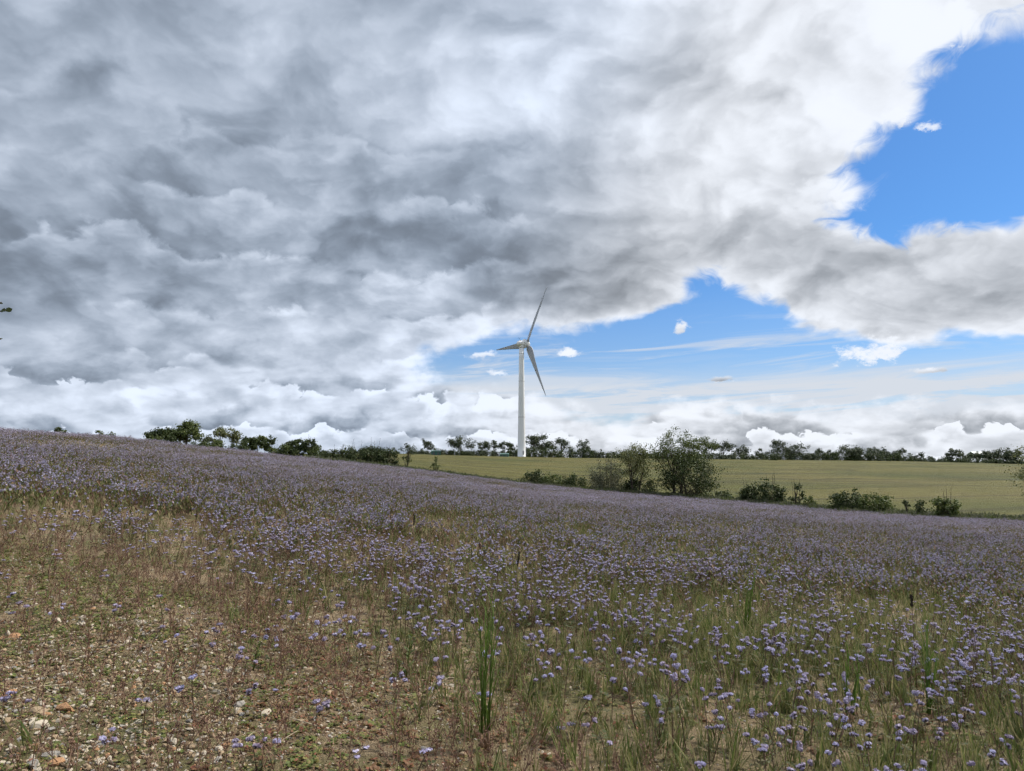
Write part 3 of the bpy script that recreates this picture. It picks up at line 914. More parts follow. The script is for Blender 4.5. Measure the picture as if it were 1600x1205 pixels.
px_tree('tree', 'thin twiggy tree cut by the right edge of the photo', 'tree', 1634, 672, 84, 95, style='multi', leaf='olive', n=2600, size=.2, base=.06, lobes=40, depth=3, trunk=.2, spread=.09)

# --- far row beyond the wheat field
FR = 'far trees beyond the wheat field'
for px, top, w, n, lf, bs, lab in [
    (669, 686, 18, 420, 'far', .3, 'small round-topped far tree above the green shed'),
    (721, 683, 38, 900, 'far', .25, 'broad open oak left of the turbine with visible trunk'),
    (755, 687, 24, 480, 'far', .3, 'far tree next right of the broad open oak'),
    (772, 686, 12, 200, 'far', .45, 'thin pale far tree between oak and turbine'),
    (789, 688, 20, 330, 'far', .4, 'flat-topped pale far tree left of the dark bush by the tower'),
    (801, 693, 12, 300, 'far', .1, 'dark bushy far tree touching the left side of the tower'),
    (832, 680, 20, 480, 'far', .2, 'far tree close right of the tower, left part of the tall clump'),
    (849, 676, 36, 1150, 'far', .22, 'tallest wide far tree right of the turbine tower'),
    (877, 681, 22, 380, 'far', .35, 'slender far tree with open crown at the right of the tall clump'),
    (912, 684, 26, 420, 'far', .3, 'lone airy far tree right of the tall clump'),
    (1103, 682, 36, 800, 'mid', .25, 'pale green far tree directly right of the big hedgerow tree'),
    (1130, 687, 30, 560, 'far', .35, 'leaning open far tree next to the pale green far tree'),
    (1158, 697, 28, 520, 'far', .15, 'far tree with round dark crown right of the leaning open tree'),
    (1190, 702, 20, 380, 'far', .08, 'small dark bushy far tree left of the tall umbrella-shaped one'),
    (1215, 689, 30, 560, 'far', .35, 'tall umbrella-shaped far tree on the skyline at right'),
    (1246, 695, 38, 800, 'far', .22, 'wide dark far tree right of the umbrella-shaped one'),
    (1277, 701, 26, 520, 'far', .1, 'dense dark far tree in the middle of the right skyline row'),
    (1295, 703, 18, 260, 'far', .15, 'small thin far tree left of the widest skyline oak'),
    (1326, 697, 46, 1000, 'far', .18, 'widest dark oak on the right skyline row'),
    (1366, 698, 32, 640, 'far', .15, 'grey-topped far tree right of the widest skyline oak'),
    (1385, 700, 20, 300, 'far', .2, 'pale twiggy far tree in the right skyline row'),
    (1395, 706, 26, 420, 'far', .08, 'low dark far tree before the small lollipop tree'),
    (1412, 699, 11, 150, 'far', .55, 'small lollipop-shaped far tree with bare trunk'),
    (1438, 706, 10, 110, 'far', .4, 'tiny round far tree, last before the gap in the row'),
    (1490, 702, 24, 560, 'far', .15, 'dark far tree, left end of the clump at right edge'),
    (1514, 704, 30, 640, 'far', .15, 'flat-topped far tree left of the pale-roofed barn'),
    (1538, 706, 18, 240, 'far', .3, 'thin see-through far tree beside the pale-roofed barn'),
    (1562, 701, 42, 1100, 'far', .18, 'large dark far tree right of the pale-roofed barn'),
    (1586, 702, 34, 800, 'far', .2, 'far tree at the right end of the skyline clump'),
]:
    a = az_of(px); r = float(tabv(a, _RF)) + random.uniform(8, 22)
    px_tree('tree', lab, 'tree', px, top, w * 1.05, r, style='oak', leaf=lf, n=int(n * 2.3), size=.75, base=bs, lobes=max(9, w // 2), depth=2, group=FR, spread=.145)

# hedge bushes of the far row
SEGS = [(640, 'left of the round-topped far tree'), (714, 'between the green shed and the broad open oak'), (762, 'under the broad open oak'),
        (812, 'just left of the turbine tower'), (866, 'just right of the turbine tower'), (930, 'under the lone airy far tree'),
        (1020, 'right of the lone airy far tree'), (1150, 'behind the big hedgerow trees'), (1232, 'under the umbrella-shaped far tree'),
        (1310, 'left of the widest skyline oak'), (1385, 'under the widest skyline oak'), (1460, 'under the small lollipop tree'), (9999, 'under the clump by the pale-roofed barn')]


def hedge_px(p, top, wd, r, n, size):
    seg = next(l for q, l in SEGS if p < q)
    px_tree('hedge_bush', 'low dark far hedgerow bush ' + seg, 'hedge', p, top, wd, r, style='bush', leaf='far' if random.random() < .6 else 'dark',
            n=n, size=size, base=.0, lobes=14, depth=1, dz=-.5, group='far hedgerow bushes ' + seg, spread=.15)


px = 560.0
while px < 1645:
    if 612 < px < 640: px += 12; continue
    wd = random.uniform(22, 34)
    top = np.interp(px, [540, 640, 700, 740, 800, 825, 850, 925, 940, 985, 1080, 1160, 1290, 1400, 1440, 1460, 1480, 1600],
                    [705, 703, 705, 704, 701, 699, 698, 701, 704, 705, 708, 710, 708, 709, 714, 716, 717.5, 719]) + random.uniform(-2, 1.5)
    r = float(tabv(az_of(px), _RF)) + random.uniform(3, 9)
    if not 717 < px < 727: hedge_px(px, top, wd * 1.25, r, 1000, .75)
    px += wd * .6

# --- tree just outside the left edge whose twigs reach in
m_twig = m_bark
tx0, ty0 = 7.0 * math.sin(R(-46)), 7.0 * math.cos(R(-46))
tz0 = hz(tx0, ty0)
lt = thing('twiggy_tree', 'leafy twigs of a nearby tree reaching in at the left edge against the clouds', 'tree', (tx0, ty0, tz0))
m = MB(); lf = MB()
trunk = [np.array([0, 0, -.2]), np.array([.05, 0, 1.0]), np.array([0, .05, 2.2]), np.array([-.05, .1, 3.6]), np.array([0, 0, 4.6])]
m.tube(trunk, [.11, .09, .07, .05, .02], 8)
goals = []
for px_, py_ in ((9, 486), (3, 473), (2, 530), (-6, 545), (-14, 480)):
    d = ray(px_, py_); s = 7.1 / math.hypot(d[0], d[1])
    goals.append(np.array([d[0] * s - tx0, d[1] * s - ty0, d[2] * s - tz0]))
for k in range(26):
    a = random.uniform(R(120), R(330)); q = random.uniform(.5, 1.1)
    goals.append(np.array([-abs(math.cos(a)) * q, math.sin(a) * q * .8 + .2, random.uniform(1.4, 4.8)]))
for i, g in enumerate(goals):
    st = np.array([np.interp(g[2] * .8, [p[2] for p in trunk], [p[j] for p in trunk]) for j in range(3)])
    mid = (st + g) / 2 + np.array([0, 0, .12])
    m.tube([st, mid, g], [.02, .012, .005], 5, cap=False)
    for q in range(5 if i < 5 else 16):
        tt = 1 - .06 * q if i < 5 else random.uniform(.35, 1)
        p = g * tt + mid * (1 - tt) if tt > .5 else mid * .6 + g * .4
        dr = np.array([random.gauss(0, 1), random.gauss(0, 1), random.gauss(.1, .7)]); dr /= np.linalg.norm(dr)
        sd = np.cross(dr, np.array([random.gauss(0, 1), random.gauss(0, 1), random.gauss(0, 1)])); sd /= np.linalg.norm(sd)
        lf.leaf(p, dr, sd, random.uniform(.05, .075), .042, .1, n=3)
link('trunk', m.mesh('trunk', [m_bark], True), lt)
link('foliage', lf.mesh('foliage', [LEAF['dark']]), lt)

# ================================================================== the flower field
m_bud = leafy('curled_bud', [(0, (0.06, 0.05, 0.055)), (1, (0.13, 0.10, 0.10))], 0.1)
m_stem = leafy('flower_stem', [(0, (0.075, 0.085, 0.03)), (0.5, (0.11, 0.075, 0.045)), (1, (0.15, 0.085, 0.06))], 0.1, 0.7)
m_fern = leafy('ferny_leaf', [(0, (0.050, 0.062, 0.024)), (0.6, (0.085, 0.095, 0.036)), (1, (0.15, 0.10, 0.05))], 0.35)
m_grass = leafy('grass_blade', [(0, (0.07, 0.10, 0.026)), (0.5, (0.125, 0.15, 0.045)), (0.8, (0.20, 0.19, 0.075)), (1, (0.36, 0.30, 0.16))], 0.35)
m_dry = leafy('russet_stalk', [(0, (0.11, 0.055, 0.044)), (0.5, (0.18, 0.10, 0.068)), (1, (0.29, 0.19, 0.115))], 0.1)
m_straw = leafy('pale_straw', [(0, (0.36, 0.29, 0.18)), (1, (0.55, 0.47, 0.33))], 0.2)
m_weed = leafy('green_weed_leaf', [(0, (0.075, 0.10, 0.026)), (0.5, (0.135, 0.16, 0.042)), (0.8, (0.20, 0.20, 0.06)), (1, (0.24, 0.18, 0.07))], 0.3)
m_redweed = leafy('reddened_weed_leaf', [(0, (0.12, 0.11, 0.03)), (0.45, (0.17, 0.105, 0.048)), (0.8, (0.20, 0.085, 0.05)), (1, (0.26, 0.10, 0.06))], 0.3)


def petal(name, stops, tr):
    m = mat(name); t = m.node_tree
    a = ramp(t, t.nodes.new('ShaderNodeNewGeometry').outputs['Random Per Island'], stops)
    b = ramp(t, t.nodes.new('ShaderNodeObjectInfo').outputs['Random'], [(0, (.74, .68, .66)), (.25, (.92, .88, .86)), (.6, (1, 1, 1)), (1, (1.0, 1.06, 1.12))])
    return finish(m, mixc(t, 1.0, a, b, 'MULTIPLY'), .65, .2, tr)


m_petal = petal('lavender_petal', [(0, (0.28, 0.245, 0.39)), (0.4, (0.40, 0.36, 0.52)), (1, (0.62, 0.58, 0.71))], .35)
m_petal_far = petal('lavender_petal_mass', [(0, (0.28, 0.25, 0.325)), (0.55, (0.38, 0.345, 0.45)), (1, (0.52, 0.485, 0.60))], .25)


def rnd(a, b): return random.uniform(a, b)


def rdir(up=0.0):
    v = np.array([random.gauss(0, 1), random.gauss(0, 1), random.gauss(up, 1)]); return v / np.linalg.norm(v)


def head_mb(rad, n):
    """a fluffy head: short petals crowded on a dome, fine stamens standing out, dark coil beneath"""
    p, st, bd = MB(), MB(), MB()
    for k in range(n):
        d = rdir(0.55)
        if d[2] < -0.25: d[2] = -d[2]
        c = d * rad * rnd(.62, 1.0) * np.array([1.15, 1.15, .78])
        nr = d + 0.55 * rdir(); nr /= np.linalg.norm(nr)
        u = np.cross(nr, rdir()); u /= np.linalg.norm(u); w = np.cross(nr, u)
        s = rad * rnd(.26, .42)
        p.quad(c, u * s, w * s * .75)
    for k in range(n // 2):
        d = rdir(0.6); d[2] = abs(d[2]) * .8 + .1
        b0 = d * rad * .7; u = np.cross(d, rdir()); u /= np.linalg.norm(u)
        st.add([b0 - u * rad * .035, b0 + u * rad * .035, b0 + d * rad * rnd(.6, .95)], [(0, 1, 2)])
    bd.tube([(0, 0, -rad * .75), (0, 0, -rad * .2), (0, 0, rad * .3)], [rad * .25, rad * .72, rad * .35], 6)
    return p, st, bd


def merge(dst, src, mi, M=np.eye(3), t=(0, 0, 0)):
    vs = np.array(src.v) @ np.asarray(M).T + np.asarray(t)
    dst.add(vs, src.f, mi)


def head_mesh(name, kind):
    m = MB()
    k = {1: 1, 2: 2, 3: 3}[kind]
    for q in range(k):
        p, st, bd = head_mb(rnd(.0125, .0165), 26)
        off = (0, 0, 0) if q == 0 else (rnd(-1, 1) * .022, rnd(-1, 1) * .022, rnd(-.016, .006))
        for s_, mi in ((p, 0), (st, 0), (bd, 1)): merge(m, s_, mi, np.eye(3), off)
    return m.mesh(name, [m_petal, m_bud])


HEADS = [head_mesh('flower_head', k) for k in (1, 1, 2, 2, 3, 3)]
HEADS_MB = []
for k in range(5):
    HEADS_MB.append(head_mb(rnd(.0125, .016), 15))


def fern(m, base, ang, L, mi):
    """a divided leaf: midrib with toothed leaflets"""
    d = np.array([math.cos(ang), math.sin(ang), rnd(.15, .7)]); d /= np.linalg.norm(d)
    sd = np.array([-math.sin(ang), math.cos(ang), 0])
    for q in range(4):
        t0 = .18 + .2 * q
        b = np.array(base) + d * L * t0 + np.array((0, 0, -.35 * L * t0 * t0))
        for s in (-1, 1):
            m.leaf(b, d * .45 + sd * s * .9, d, L * .30 * (1 - .15 * q), L * .14, .2, mi, 2)
    m.leaf(np.array(base) + d * L * .75 + np.array((0, 0, -.2 * L)), d, sd, L * .3, L * .13, .3, mi, 2)


def plant_parts(H, nheads):
    """stem mesh, foliage mesh, head spots"""
    s, f = MB(), MB(); spots = []
    lean = np.array([rnd(-.10, .10), rnd(-.10, .10), 0])
    pts = [np.array([0, 0, -.02]), lean * .25 + (0, 0, H * .35), lean * .6 + (0, 0, H * .7), lean + (0, 0, H)]
    pts = [np.array(p, float) for p in pts]
    s.tube(pts, [.0035, .003, .0025, .0016], 4, cap=False)
    spots.append(pts[-1])
    for k in range(nheads - 1):
        t = rnd(.45, .85); i = np.array([np.interp(t * H, [p[2] for p in pts], [p[j] for p in pts]) for j in range(3)])
        a = rnd(0, 6.28); L = rnd(.05, .13)
        e = i + np.array([math.cos(a) * L * .7, math.sin(a) * L * .7, L * rnd(.7, 1.2)])
        s.tube([i, i * .5 + e * .5 + np.array((math.cos(a) * L * .12, math.sin(a) * L * .12, 0)), e], [.0022, .002, .0014], 3, cap=False)
        spots.append(e)
    for k in range(5):
        t = rnd(.08, .7); i = np.array([np.interp(t * H, [p[2] for p in pts], [p[j] for p in pts]) for j in range(3)])
        fern(f, i, rnd(0, 6.28), rnd(.06, .11), 0)
    return s, f, spots


PROTO = []
for k in range(10):
    s, f, spots = plant_parts(rnd(.26, .46), random.choice((2, 3, 3, 4, 4)))
    PROTO.append((s.mesh('stem', [m_stem]), f.mesh('foliage', [m_fern]), spots, s, f))


def whole_plant(k, scale=1.0):
    s, f, spots = PROTO[k][3], PROTO[k][4], PROTO[k][2]
    m = MB(); merge(m, s, 0); merge(m, f, 1)
    for sp in spots:
        for part, mi in zip(random.choice(HEADS_MB), (2, 2, 3)): merge(m, part, mi, np.eye(3) * rnd(.85, 1.2), sp)
        if random.random() < .5:
            o = np.array((rnd(-.02, .02), rnd(-.02, .02), rnd(-.012, .004)))
            for part, mi in zip(random.choice(HEADS_MB), (2, 2, 3)): merge(m, part, mi, np.eye(3) * .85, sp + o)
    return m.mesh('phacelia', [m_stem, m_fern, m_petal, m_bud])


WHOLE = [whole_plant(k) for k in range(10)]


def patch(size, n, nq, hs, stem=True, greens=6):
    """a square of the field seen from farther off"""
    m = MB()
    for k in range(n):
        x, y = rnd(-.5, .5) * size, rnd(-.5, .5) * size; H = rnd(.26, .46)
        lx, ly = rnd(-.05, .05), rnd(-.05, .05)
        if stem:
            a = rnd(0, 3.14); u = np.array((math.cos(a), math.sin(a), 0)) * .005
            m.add([(x - u[0], y - u[1], 0), (x + u[0], y + u[1], 0), (x + lx, y + ly, H)], [(0, 1, 2)], 0)
        for h in range(random.choice((1, 2, 3, 3))):
            c = np.array((x + lx + rnd(-.06, .06), y + ly + rnd(-.06, .06), H + rnd(-.09, .02)))
            for q in range(nq):
                d = rdir(.7); s = hs * rnd(.7, 1.2)
                u = np.cross(d, rdir()); u /= np.linalg.norm(u)
                m.quad(c + d * hs * .55, u * s, np.cross(d, u) * s * .8, 2)
            m.quad(c + np.array((0, 0, -hs * .9)), np.array((hs * .8, 0, 0)), np.array((0, hs * .5, hs * .5)), 3)
        for q in range(greens):
            a = rnd(0, 6.28); d = np.array((math.cos(a), math.sin(a), rnd(.5, 2.5))); d /= np.linalg.norm(d)
            m.leaf((x + rnd(-.05, .05), y + rnd(-.05, .05), rnd(.02, H * .75)), d, (-math.sin(a), math.cos(a), 0), rnd(.07, .14), rnd(.012, .03), .2, random.choice((1, 1, 4, 4, 5)), 2)
    return m.mesh('field_patch', [m_stem, m_fern, m_petal_far, m_bud, m_grass, m_dry])


MID = [patch(.75, 10, 6, .0130, True, 15) for _ in range(10)]
FARP = [patch(1.7, 46, 2, .0155, True, 8) for _ in range(8)]

# where the dense field begins, seen from the corner where the photographer stands (azimuth, distance)
START_PX = [(-300, 830), (0, 865), (200, 900), (310, 950), (400, 1010), (480, 1080), (540, 1140), (590, 1195)]
_st = []
for q in START_PX:
    g = ground_at(*q); _st.append((math.degrees(math.atan2(g[0], g[1])), math.hypot(*g)))
_st = sorted(_st) + [(-2, 3.2), (8, 2.6), (60, 2.2)]


def start_r(a): return np.interp(a, [s[0] for s in _st], [s[1] for s in _st])


def polar(n, r0, r1, a0=-41.0, a1=41.0):
    r = np.sqrt(rng.uniform(r0 * r0, r1 * r1, n)); a = rng.uniform(a0, a1, n)
    return r * np.sin(np.radians(a)), r * np.cos(np.radians(a)), r, a


def density(x, y, r, a, clumped=True):
    """0..1: bare stony corner on the near left, the field beyond it, thinner in patches"""
    s = start_r(a) + (fbm(x * 1.3, y * 1.3, 21) - .5) * 1.5
    d = np.clip((r - s + .6) / 3.0, 0, 1)
    d = d * d * (3 - 2 * d)
    gap = np.clip((fbm(x * .55, y * .55, 40) - .30) / .2, .25, 1)
    clump = np.clip((fbm(x * 1.7, y * 1.7, 61, 2) - .22) / .3, .15, 1.15)
    near = np.clip((11 - r) / 5, 0, 1) * clumped
    if not clumped: return d
    return np.clip(d * gap * (clump * near + 1 - near), 0, 1)


def place(x, y, tilt=.12, s0=.8, s1=1.25, zs=None):
    n = len(x)
    rot = np.stack([rng.normal(0, tilt, n), rng.normal(0, tilt, n), rng.uniform(0, 6.283, n)], 1)
    s = rng.uniform(s0, s1, n)
    scl = np.stack([s, s, s * (rng.uniform(.8, 1.2, n) if zs is None else zs)], 1)
    return np.stack([x, y, height(x, y)], 1), rot, scl


# near: single plants
A_SEC = math.radians(82) / 2
x, y, r, a = polar(int(A_SEC * (13 ** 2 - 2.2 ** 2) * 31), 2.2, 13)
dn = density(x, y, r, a)
nearfade = np.clip((14.5 - r) / 3.0, 0, 1)
keep = rng.random(len(x)) < np.maximum(dn, np.where(a > -24, .17, .09)) * nearfade * np.where(dn < .25, .8, 1) * np.clip(.42 + r / 14, 0, 1)
x, y, r, a, dn = (q[keep] for q in (x, y, r, a, dn))
pts, rot, scl = place(x, y, .13)
short = np.clip(.50 + dn * .55, .5, 1.0)
scl[:, 2] *= short
idx = rng.integers(0, len(WHOLE), len(x))
inview = (np.abs(a) < 35.2) & (r > 3.7)
order = np.argsort(np.where(inview, r, 1e9))[:300]
single = np.zeros(len(x), bool); single[order] = True

near_px = []
for i in order:
    aa, rr_ = a[i], r[i]
    if dn[i] < .3: where = 'growing sparsely on the stony corner'
    elif aa < -14: where = 'at the ragged field edge well left of the tall grass clump'
    elif aa < -4: where = 'just left of the tall bright grass clump'
    elif aa < 3: where = 'just right of the tall bright grass clump'
    elif aa < 12: where = 'between the tall bright grass clump and the lower right grass'
    elif aa < 20 and rr_ < 5.6: where = 'near the bottom edge amid green grass right of centre'
    elif aa < 20: where = 'above the nearest green grass right of centre'
    elif aa < 28 and rr_ < 5.2: where = 'left of the lush grass clump near the lower right corner'
    elif aa < 28: where = 'behind the broad grass clump at lower right'
    elif rr_ < 5.2: where = 'in the bottom right corner right of the lush grass clump'
    else: where = 'at the right edge above the lush grass clump'
    lab, grp = 'lavender phacelia with fluffy heads ' + where, 'phacelia plants ' + where
    k = int(idx[i]); s_me, f_me, spots = PROTO[k][:3]
    o = thing('phacelia_plant', lab, 'flower', tuple(pts[i]), 0, grp)
    o.rotation_euler = tuple(rot[i]); o.scale = tuple(scl[i])
    link('stem', s_me, o); link('foliage', f_me, o)
    for sp in spots:
        h = link('flower_head', random.choice(HEADS), o, tuple(sp))
        h.rotation_euler = (rnd(-.5, .5), rnd(-.5, .5), rnd(0, 6.28)); h.scale = (1 / scl[i][0] * .98,) * 2 + (1 / scl[i][2] * .98,)
rest = ~single
scatter('flower_field', 'lavender phacelia flowers covering the nearer slope too thick to count', 'flowers', WHOLE, pts[rest], rot[rest], scl[rest], idx[rest])

# middle distance and the slope beyond: squares of field
px_, py_, rr_, aa_ = polar(int(A_SEC * (44 ** 2 - 11 ** 2) * 3.3), 11, 44)
dn = density(px_, py_, rr_, aa_)
keep = (rng.random(len(px_)) < np.clip((rr_ - 10.5) / 3, 0, 1) * np.clip((46 - rr_) / 8, 0, 1) * np.maximum(dn, .06))
p1, r1, s1 = place(px_[keep], py_[keep], .06, .85, 1.2)
scatter('middle_flower_field', 'lavender phacelia flowers merging into a mass halfway up the slope', 'flowers', MID, p1, r1, s1, rng.integers(0, len(MID), len(p1)))
px_, py_, rr_, aa_ = polar(int(A_SEC * (122 ** 2 - 36 ** 2) * .95), 36, 122, -42, 42)
gap = np.clip((fbm(px_ * .12, py_ * .12, 77) - .28) / .2, .3, 1)
keep = (rr_ < tabv(aa_, _RB) - 1.5) & (rng.random(len(px_)) < np.clip((rr_ - 36) / 8, 0, 1) * gap)
p1, r1, s1 = place(px_[keep], py_[keep], .05, .85, 1.2)
scatter('distant_flower_field', 'hazy lavender flower carpet reaching to the border hedge', 'flowers', FARP, p1, r1, s1, rng.integers(0, len(FARP), len(p1)))

# ================================================================== grasses, stalks, weeds


def grass_tuft(n, L, spread=.03, mats_=(m_grass,)):
    m = MB()
    for k in range(n):
        a = rnd(0, 6.28); d = np.array((math.cos(a) * rnd(.05, .45), math.sin(a) * rnd(.05, .45), 1)); d /= np.linalg.norm(d)
        m.leaf((rnd(-1, 1) * spread, rnd(-1, 1) * spread, -.01), d, (-math.sin(a), math.cos(a), 0), L * rnd(.5, 1.1), rnd(.004, .0075) * (1 + L), rnd(.05, .6), 0, 3)
    return m.mesh('grass_tuft', list(mats_))


def stalk(H, n):
    m = MB()
    top = np.array((rnd(-.06, .06), rnd(-.06, .06), H))
    m.tube([np.zeros(3), top * .5 + np.array((rnd(-.01, .01), rnd(-.01, .01), 0)), top], [.0022, .0018, .001], 3, cap=False)
    for k in range(n):
        t = rnd(.15, .9); a = rnd(0, 6.28); L = rnd(.03, .09)
        e = top * t + np.array((math.cos(a) * L * .6, math.sin(a) * L * .6, L))
        m.tube([top * t, e], [.0014, .0009], 3, cap=False)
        for q in range(3):
            c = top * t + (e - top * t) * rnd(.4, 1.05); d = rdir(.3); u = np.cross(d, rdir()); u /= np.linalg.norm(u)
            m.quad(c, u * rnd(.003, .006), np.cross(d, u) * rnd(.002, .004))
    return m.mesh('dry_stalk', [m_dry])


def rosette(n, L, m_):
    m = MB()
    for k in range(n):
        a = rnd(0, 6.28); d = np.array((math.cos(a), math.sin(a), rnd(.15, .9))); d /= np.linalg.norm(d)
        m.leaf((rnd(-.02, .02), rnd(-.02, .02), rnd(0, .012)), d, (-math.sin(a), math.cos(a), rnd(-.3, .3)), L * rnd(.5, 1.1), L * rnd(.45, .7), rnd(.1, .5), 0, 3)
    return m.mesh('rosette', [m_])


TUFT = [grass_tuft(14, rnd(.22, .40)) for _ in range(8)]
STALK = [stalk(rnd(.12, .30), random.randint(5, 9)) for _ in range(8)]
ROS = [rosette(random.randint(8, 14), rnd(.020, .036), m_weed) for _ in range(7)] + [rosette(random.randint(7, 12), rnd(.016, .030), m_redweed) for _ in range(3)]

# green grass: thick low right, streaks through the field
x, y, r, a = polar(int(A_SEC * (26 ** 2 - 2.2 ** 2) * 190), 2.2, 26)
dn = density(x, y, r, a, False)
green = np.clip((fbm(x * .35, y * .35, 55) - .36) / .22, 0.28, 1) * np.clip(.35 + (a + 16) / 26, .28, 1)
keep = rng.random(len(x)) < np.maximum(dn, .05) * green * np.clip(1.2 - r / 24, .08, 1) * np.where((a > -9) & (r < 8.5), 1.0, .34)
p1, r1, s1 = place(x[keep], y[keep], .15, .6, 1.2)
scatter('green_grass', 'green grass standing between the flowers thickest at the lower right', 'grass', TUFT, p1, r1, s1, rng.integers(0, len(TUFT), len(p1)))

# russet stalks: field edge and the stony corner
x, y, r, a = polar(int(A_SEC * (30 ** 2 - 2.4 ** 2) * 95), 2.4, 30)
dn = density(x, y, r, a, False)
edge = np.clip(1 - np.abs(dn - .35) * 1.3, 0.4, 1)
dry = np.clip((fbm(x * .6, y * .6, 91) - .28) / .22, 0.15, 1) * np.clip(1.0 - (a + 2) / 26, .25, 1.1)
keep = rng.random(len(x)) < edge * dry * np.clip(1.25 - r / 26, .12, 1)
p1, r1, s1 = place(x[keep], y[keep], .25, .6, 1.3)
scatter('russet_weed_stalks', 'thin russet dried weed stalks along the ragged edge of the field', 'weeds', STALK, p1, r1, s1, rng.integers(0, len(STALK), len(p1)))

# low weeds on the stony corner
x, y, r, a = polar(int(A_SEC * (15 ** 2 - 2.4 ** 2) * 480), 2.4, 15)
dn = density(x, y, r, a, False)
mossy = np.clip((fbm(x * 1.1, y * 1.1, 123) - .34) / .18, 0.12, 1)
mossy *= np.where((a < -20) & (r < 6.2), .35, 1)
keep = rng.random(len(x)) < mossy * np.clip(1.15 - dn * .75, 0.2, 1) * np.clip(1.3 - r / 14, .1, 1)
p1, r1, s1 = place(x[keep], y[keep], .2, .6, 1.35)
red = fbm(x[keep] * .8, y[keep] * .8, 150)
ix = np.where(rng.random(len(p1)) < np.clip((red - .42) * 3.0, .05, .75), rng.integers(7, 10, len(p1)), rng.integers(0, 7, len(p1)))
scatter('ground_weeds', 'low green and reddened weeds matting the stony ground at lower left', 'weeds', ROS, p1, r1, s1, ix)

# rough verge along the border
n = 2600
aa_ = rng.uniform(-16, 41, n); rb_ = tabv(aa_, _RB) + rng.normal(2.2, 1.4, n)
x, y = rb_ * np.sin(np.radians(aa_)), rb_ * np.cos(np.radians(aa_))
BIGT = []
for k in range(5):
    m = MB()
    for q in range(40):
        d = np.array((rnd(-.6, .6), rnd(-.6, .6), 1)); d /= np.linalg.norm(d); an = rnd(0, 3.14)
        m.leaf((rnd(-.5, .5), rnd(-.5, .5), 0), d, (math.cos(an), math.sin(an), 0), rnd(.6, 1.3), rnd(.06, .13), .3, 0, 2)
    BIGT.append(m.mesh('verge_tuft', [LEAF['mid'] if k % 2 else LEAF['grey']]))
p1, r1, s1 = place(x, y, .08, .5, 1.1)
scatter('verge_grass', 'rough dark green verge grass along the border between flowers and wheat', 'grass', BIGT, p1, r1, s1, rng.integers(0, 5, n))

# ================================================================== stones
STONE_C = {'tan': (0.34, 0.25, 0.155), 'rust': (0.36, 0.20, 0.10), 'pale': (0.46, 0.40, 0.31), 'grey': (0.27, 0.25, 0.22), 'dark': (0.055, 0.055, 0.06)}
STONE_M = {}
for k, c in STONE_C.items():
    m = mat('%s_flint' % k); t = m.node_tree
    nn = tnoise(t, 26, 5, 0.65)
    STONE_M[k] = finish(m, ramp(t, nn, [(0.3, tuple(q * .62 for q in c)), (0.55, c), (0.75, tuple(min(1, q * 1.35) for q in c))]), 0.75, 0.3, 0, (nn, 0.01, 0.5))


def stone_mesh(name, m_, sub=2, flat=.68):
    b = bmesh.new(); bmesh.ops.create_icosphere(b, subdivisions=sub, radius=1)
    ax = [unit(1)[0] for _ in range(9)]; cut = [rnd(.35, .75) for _ in range(9)]
    for v in b.verts:
        p = np.array(v.co)
        for n_, c_ in zip(ax, cut):
            e = p @ n_ - c_
            if e > 0: p = p - n_ * e * .95
        p = p * (1 + .07 * np.sin(p @ ax[0] * 5 + 1) + .05 * np.sin(p @ ax[1] * 9))
        v.co = (p[0] * 1.25, p[1] * .85, p[2] * flat)
    me = bpy.data.meshes.new(name); b.to_mesh(me); b.free()
    me.materials.append(m_)
    return me


STONES = {k: [stone_mesh('stone', STONE_M[k]) for _ in range(4)] for k in STONE_C}
m_clod = plain('soil_clod', (0.13, 0.092, 0.058), .95, .1, .4, 30)
SMALL = [stone_mesh('clod', m_clod, 1, .7) for _ in range(5)] + [stone_mesh('pebble', STONE_M[k], 1) for k in ('tan', 'rust', 'pale', 'pale', 'tan', 'grey', 'tan', 'pale')]


def put_stone(kind, x, y, s, label, group=None):
    o = link('stone', random.choice(STONES[kind]))
    tag(o, label, 'stone', group)
    o.location = (x, y, hz(x, y) + s * .16); o.scale = (s, s, s * rnd(.8, 1.2))
    o.rotation_euler = (rnd(-.3, .3), rnd(-.3, .3), rnd(0, 6.28))
    return o


for px, py, wpx, kind, lab in [
    (103, 1112, 30, 'rust', 'large orange-brown flint stone on the bare soil at lower left'),
    (60, 1117, 30, 'tan', 'large tan stone just left of the orange-brown flint'),
    (62, 1137, 24, 'pale', 'long pale stone just below the large tan stone'),
    (303, 1013, 16, 'grey', 'grey angular stone standing up among the weeds left of the grass clump'),
    (198, 1009, 14, 'pale', 'pale rounded stone beside the small black stone'),
    (174, 1006, 12, 'dark', 'small black flint stone beside the pale rounded stone'),
    (88, 973, 14, 'pale', 'pale pointed stone among weeds at the left, upslope of the others'),
    (25, 998, 20, 'rust', 'flat orange-tan stone near the left edge'),
    (78, 1144, 18, 'grey', 'bluish grey stone touching the long pale stone'),
    (85, 1182, 26, 'grey', 'grey flint stone near the bottom left corner with pale ones around it'),
    (10, 1090, 20, 'rust', 'orange stone at the very left edge above the large tan stone'),
    (50, 1202, 22, 'grey', 'blue-grey stone cut by the bottom edge at lower left'),
    (340, 1190, 16, 'grey', 'dull grey stone near the bottom edge left of centre'),
    (372, 1106, 22, 'grey', 'broken dark grey flint with pale face amid green weeds left of centre'),
]:
    x, y = ground_at(px, py)
    put_stone(kind, x, y, wpx / 2 / F_PX * math.hypot(x, y) * 1.0, lab)

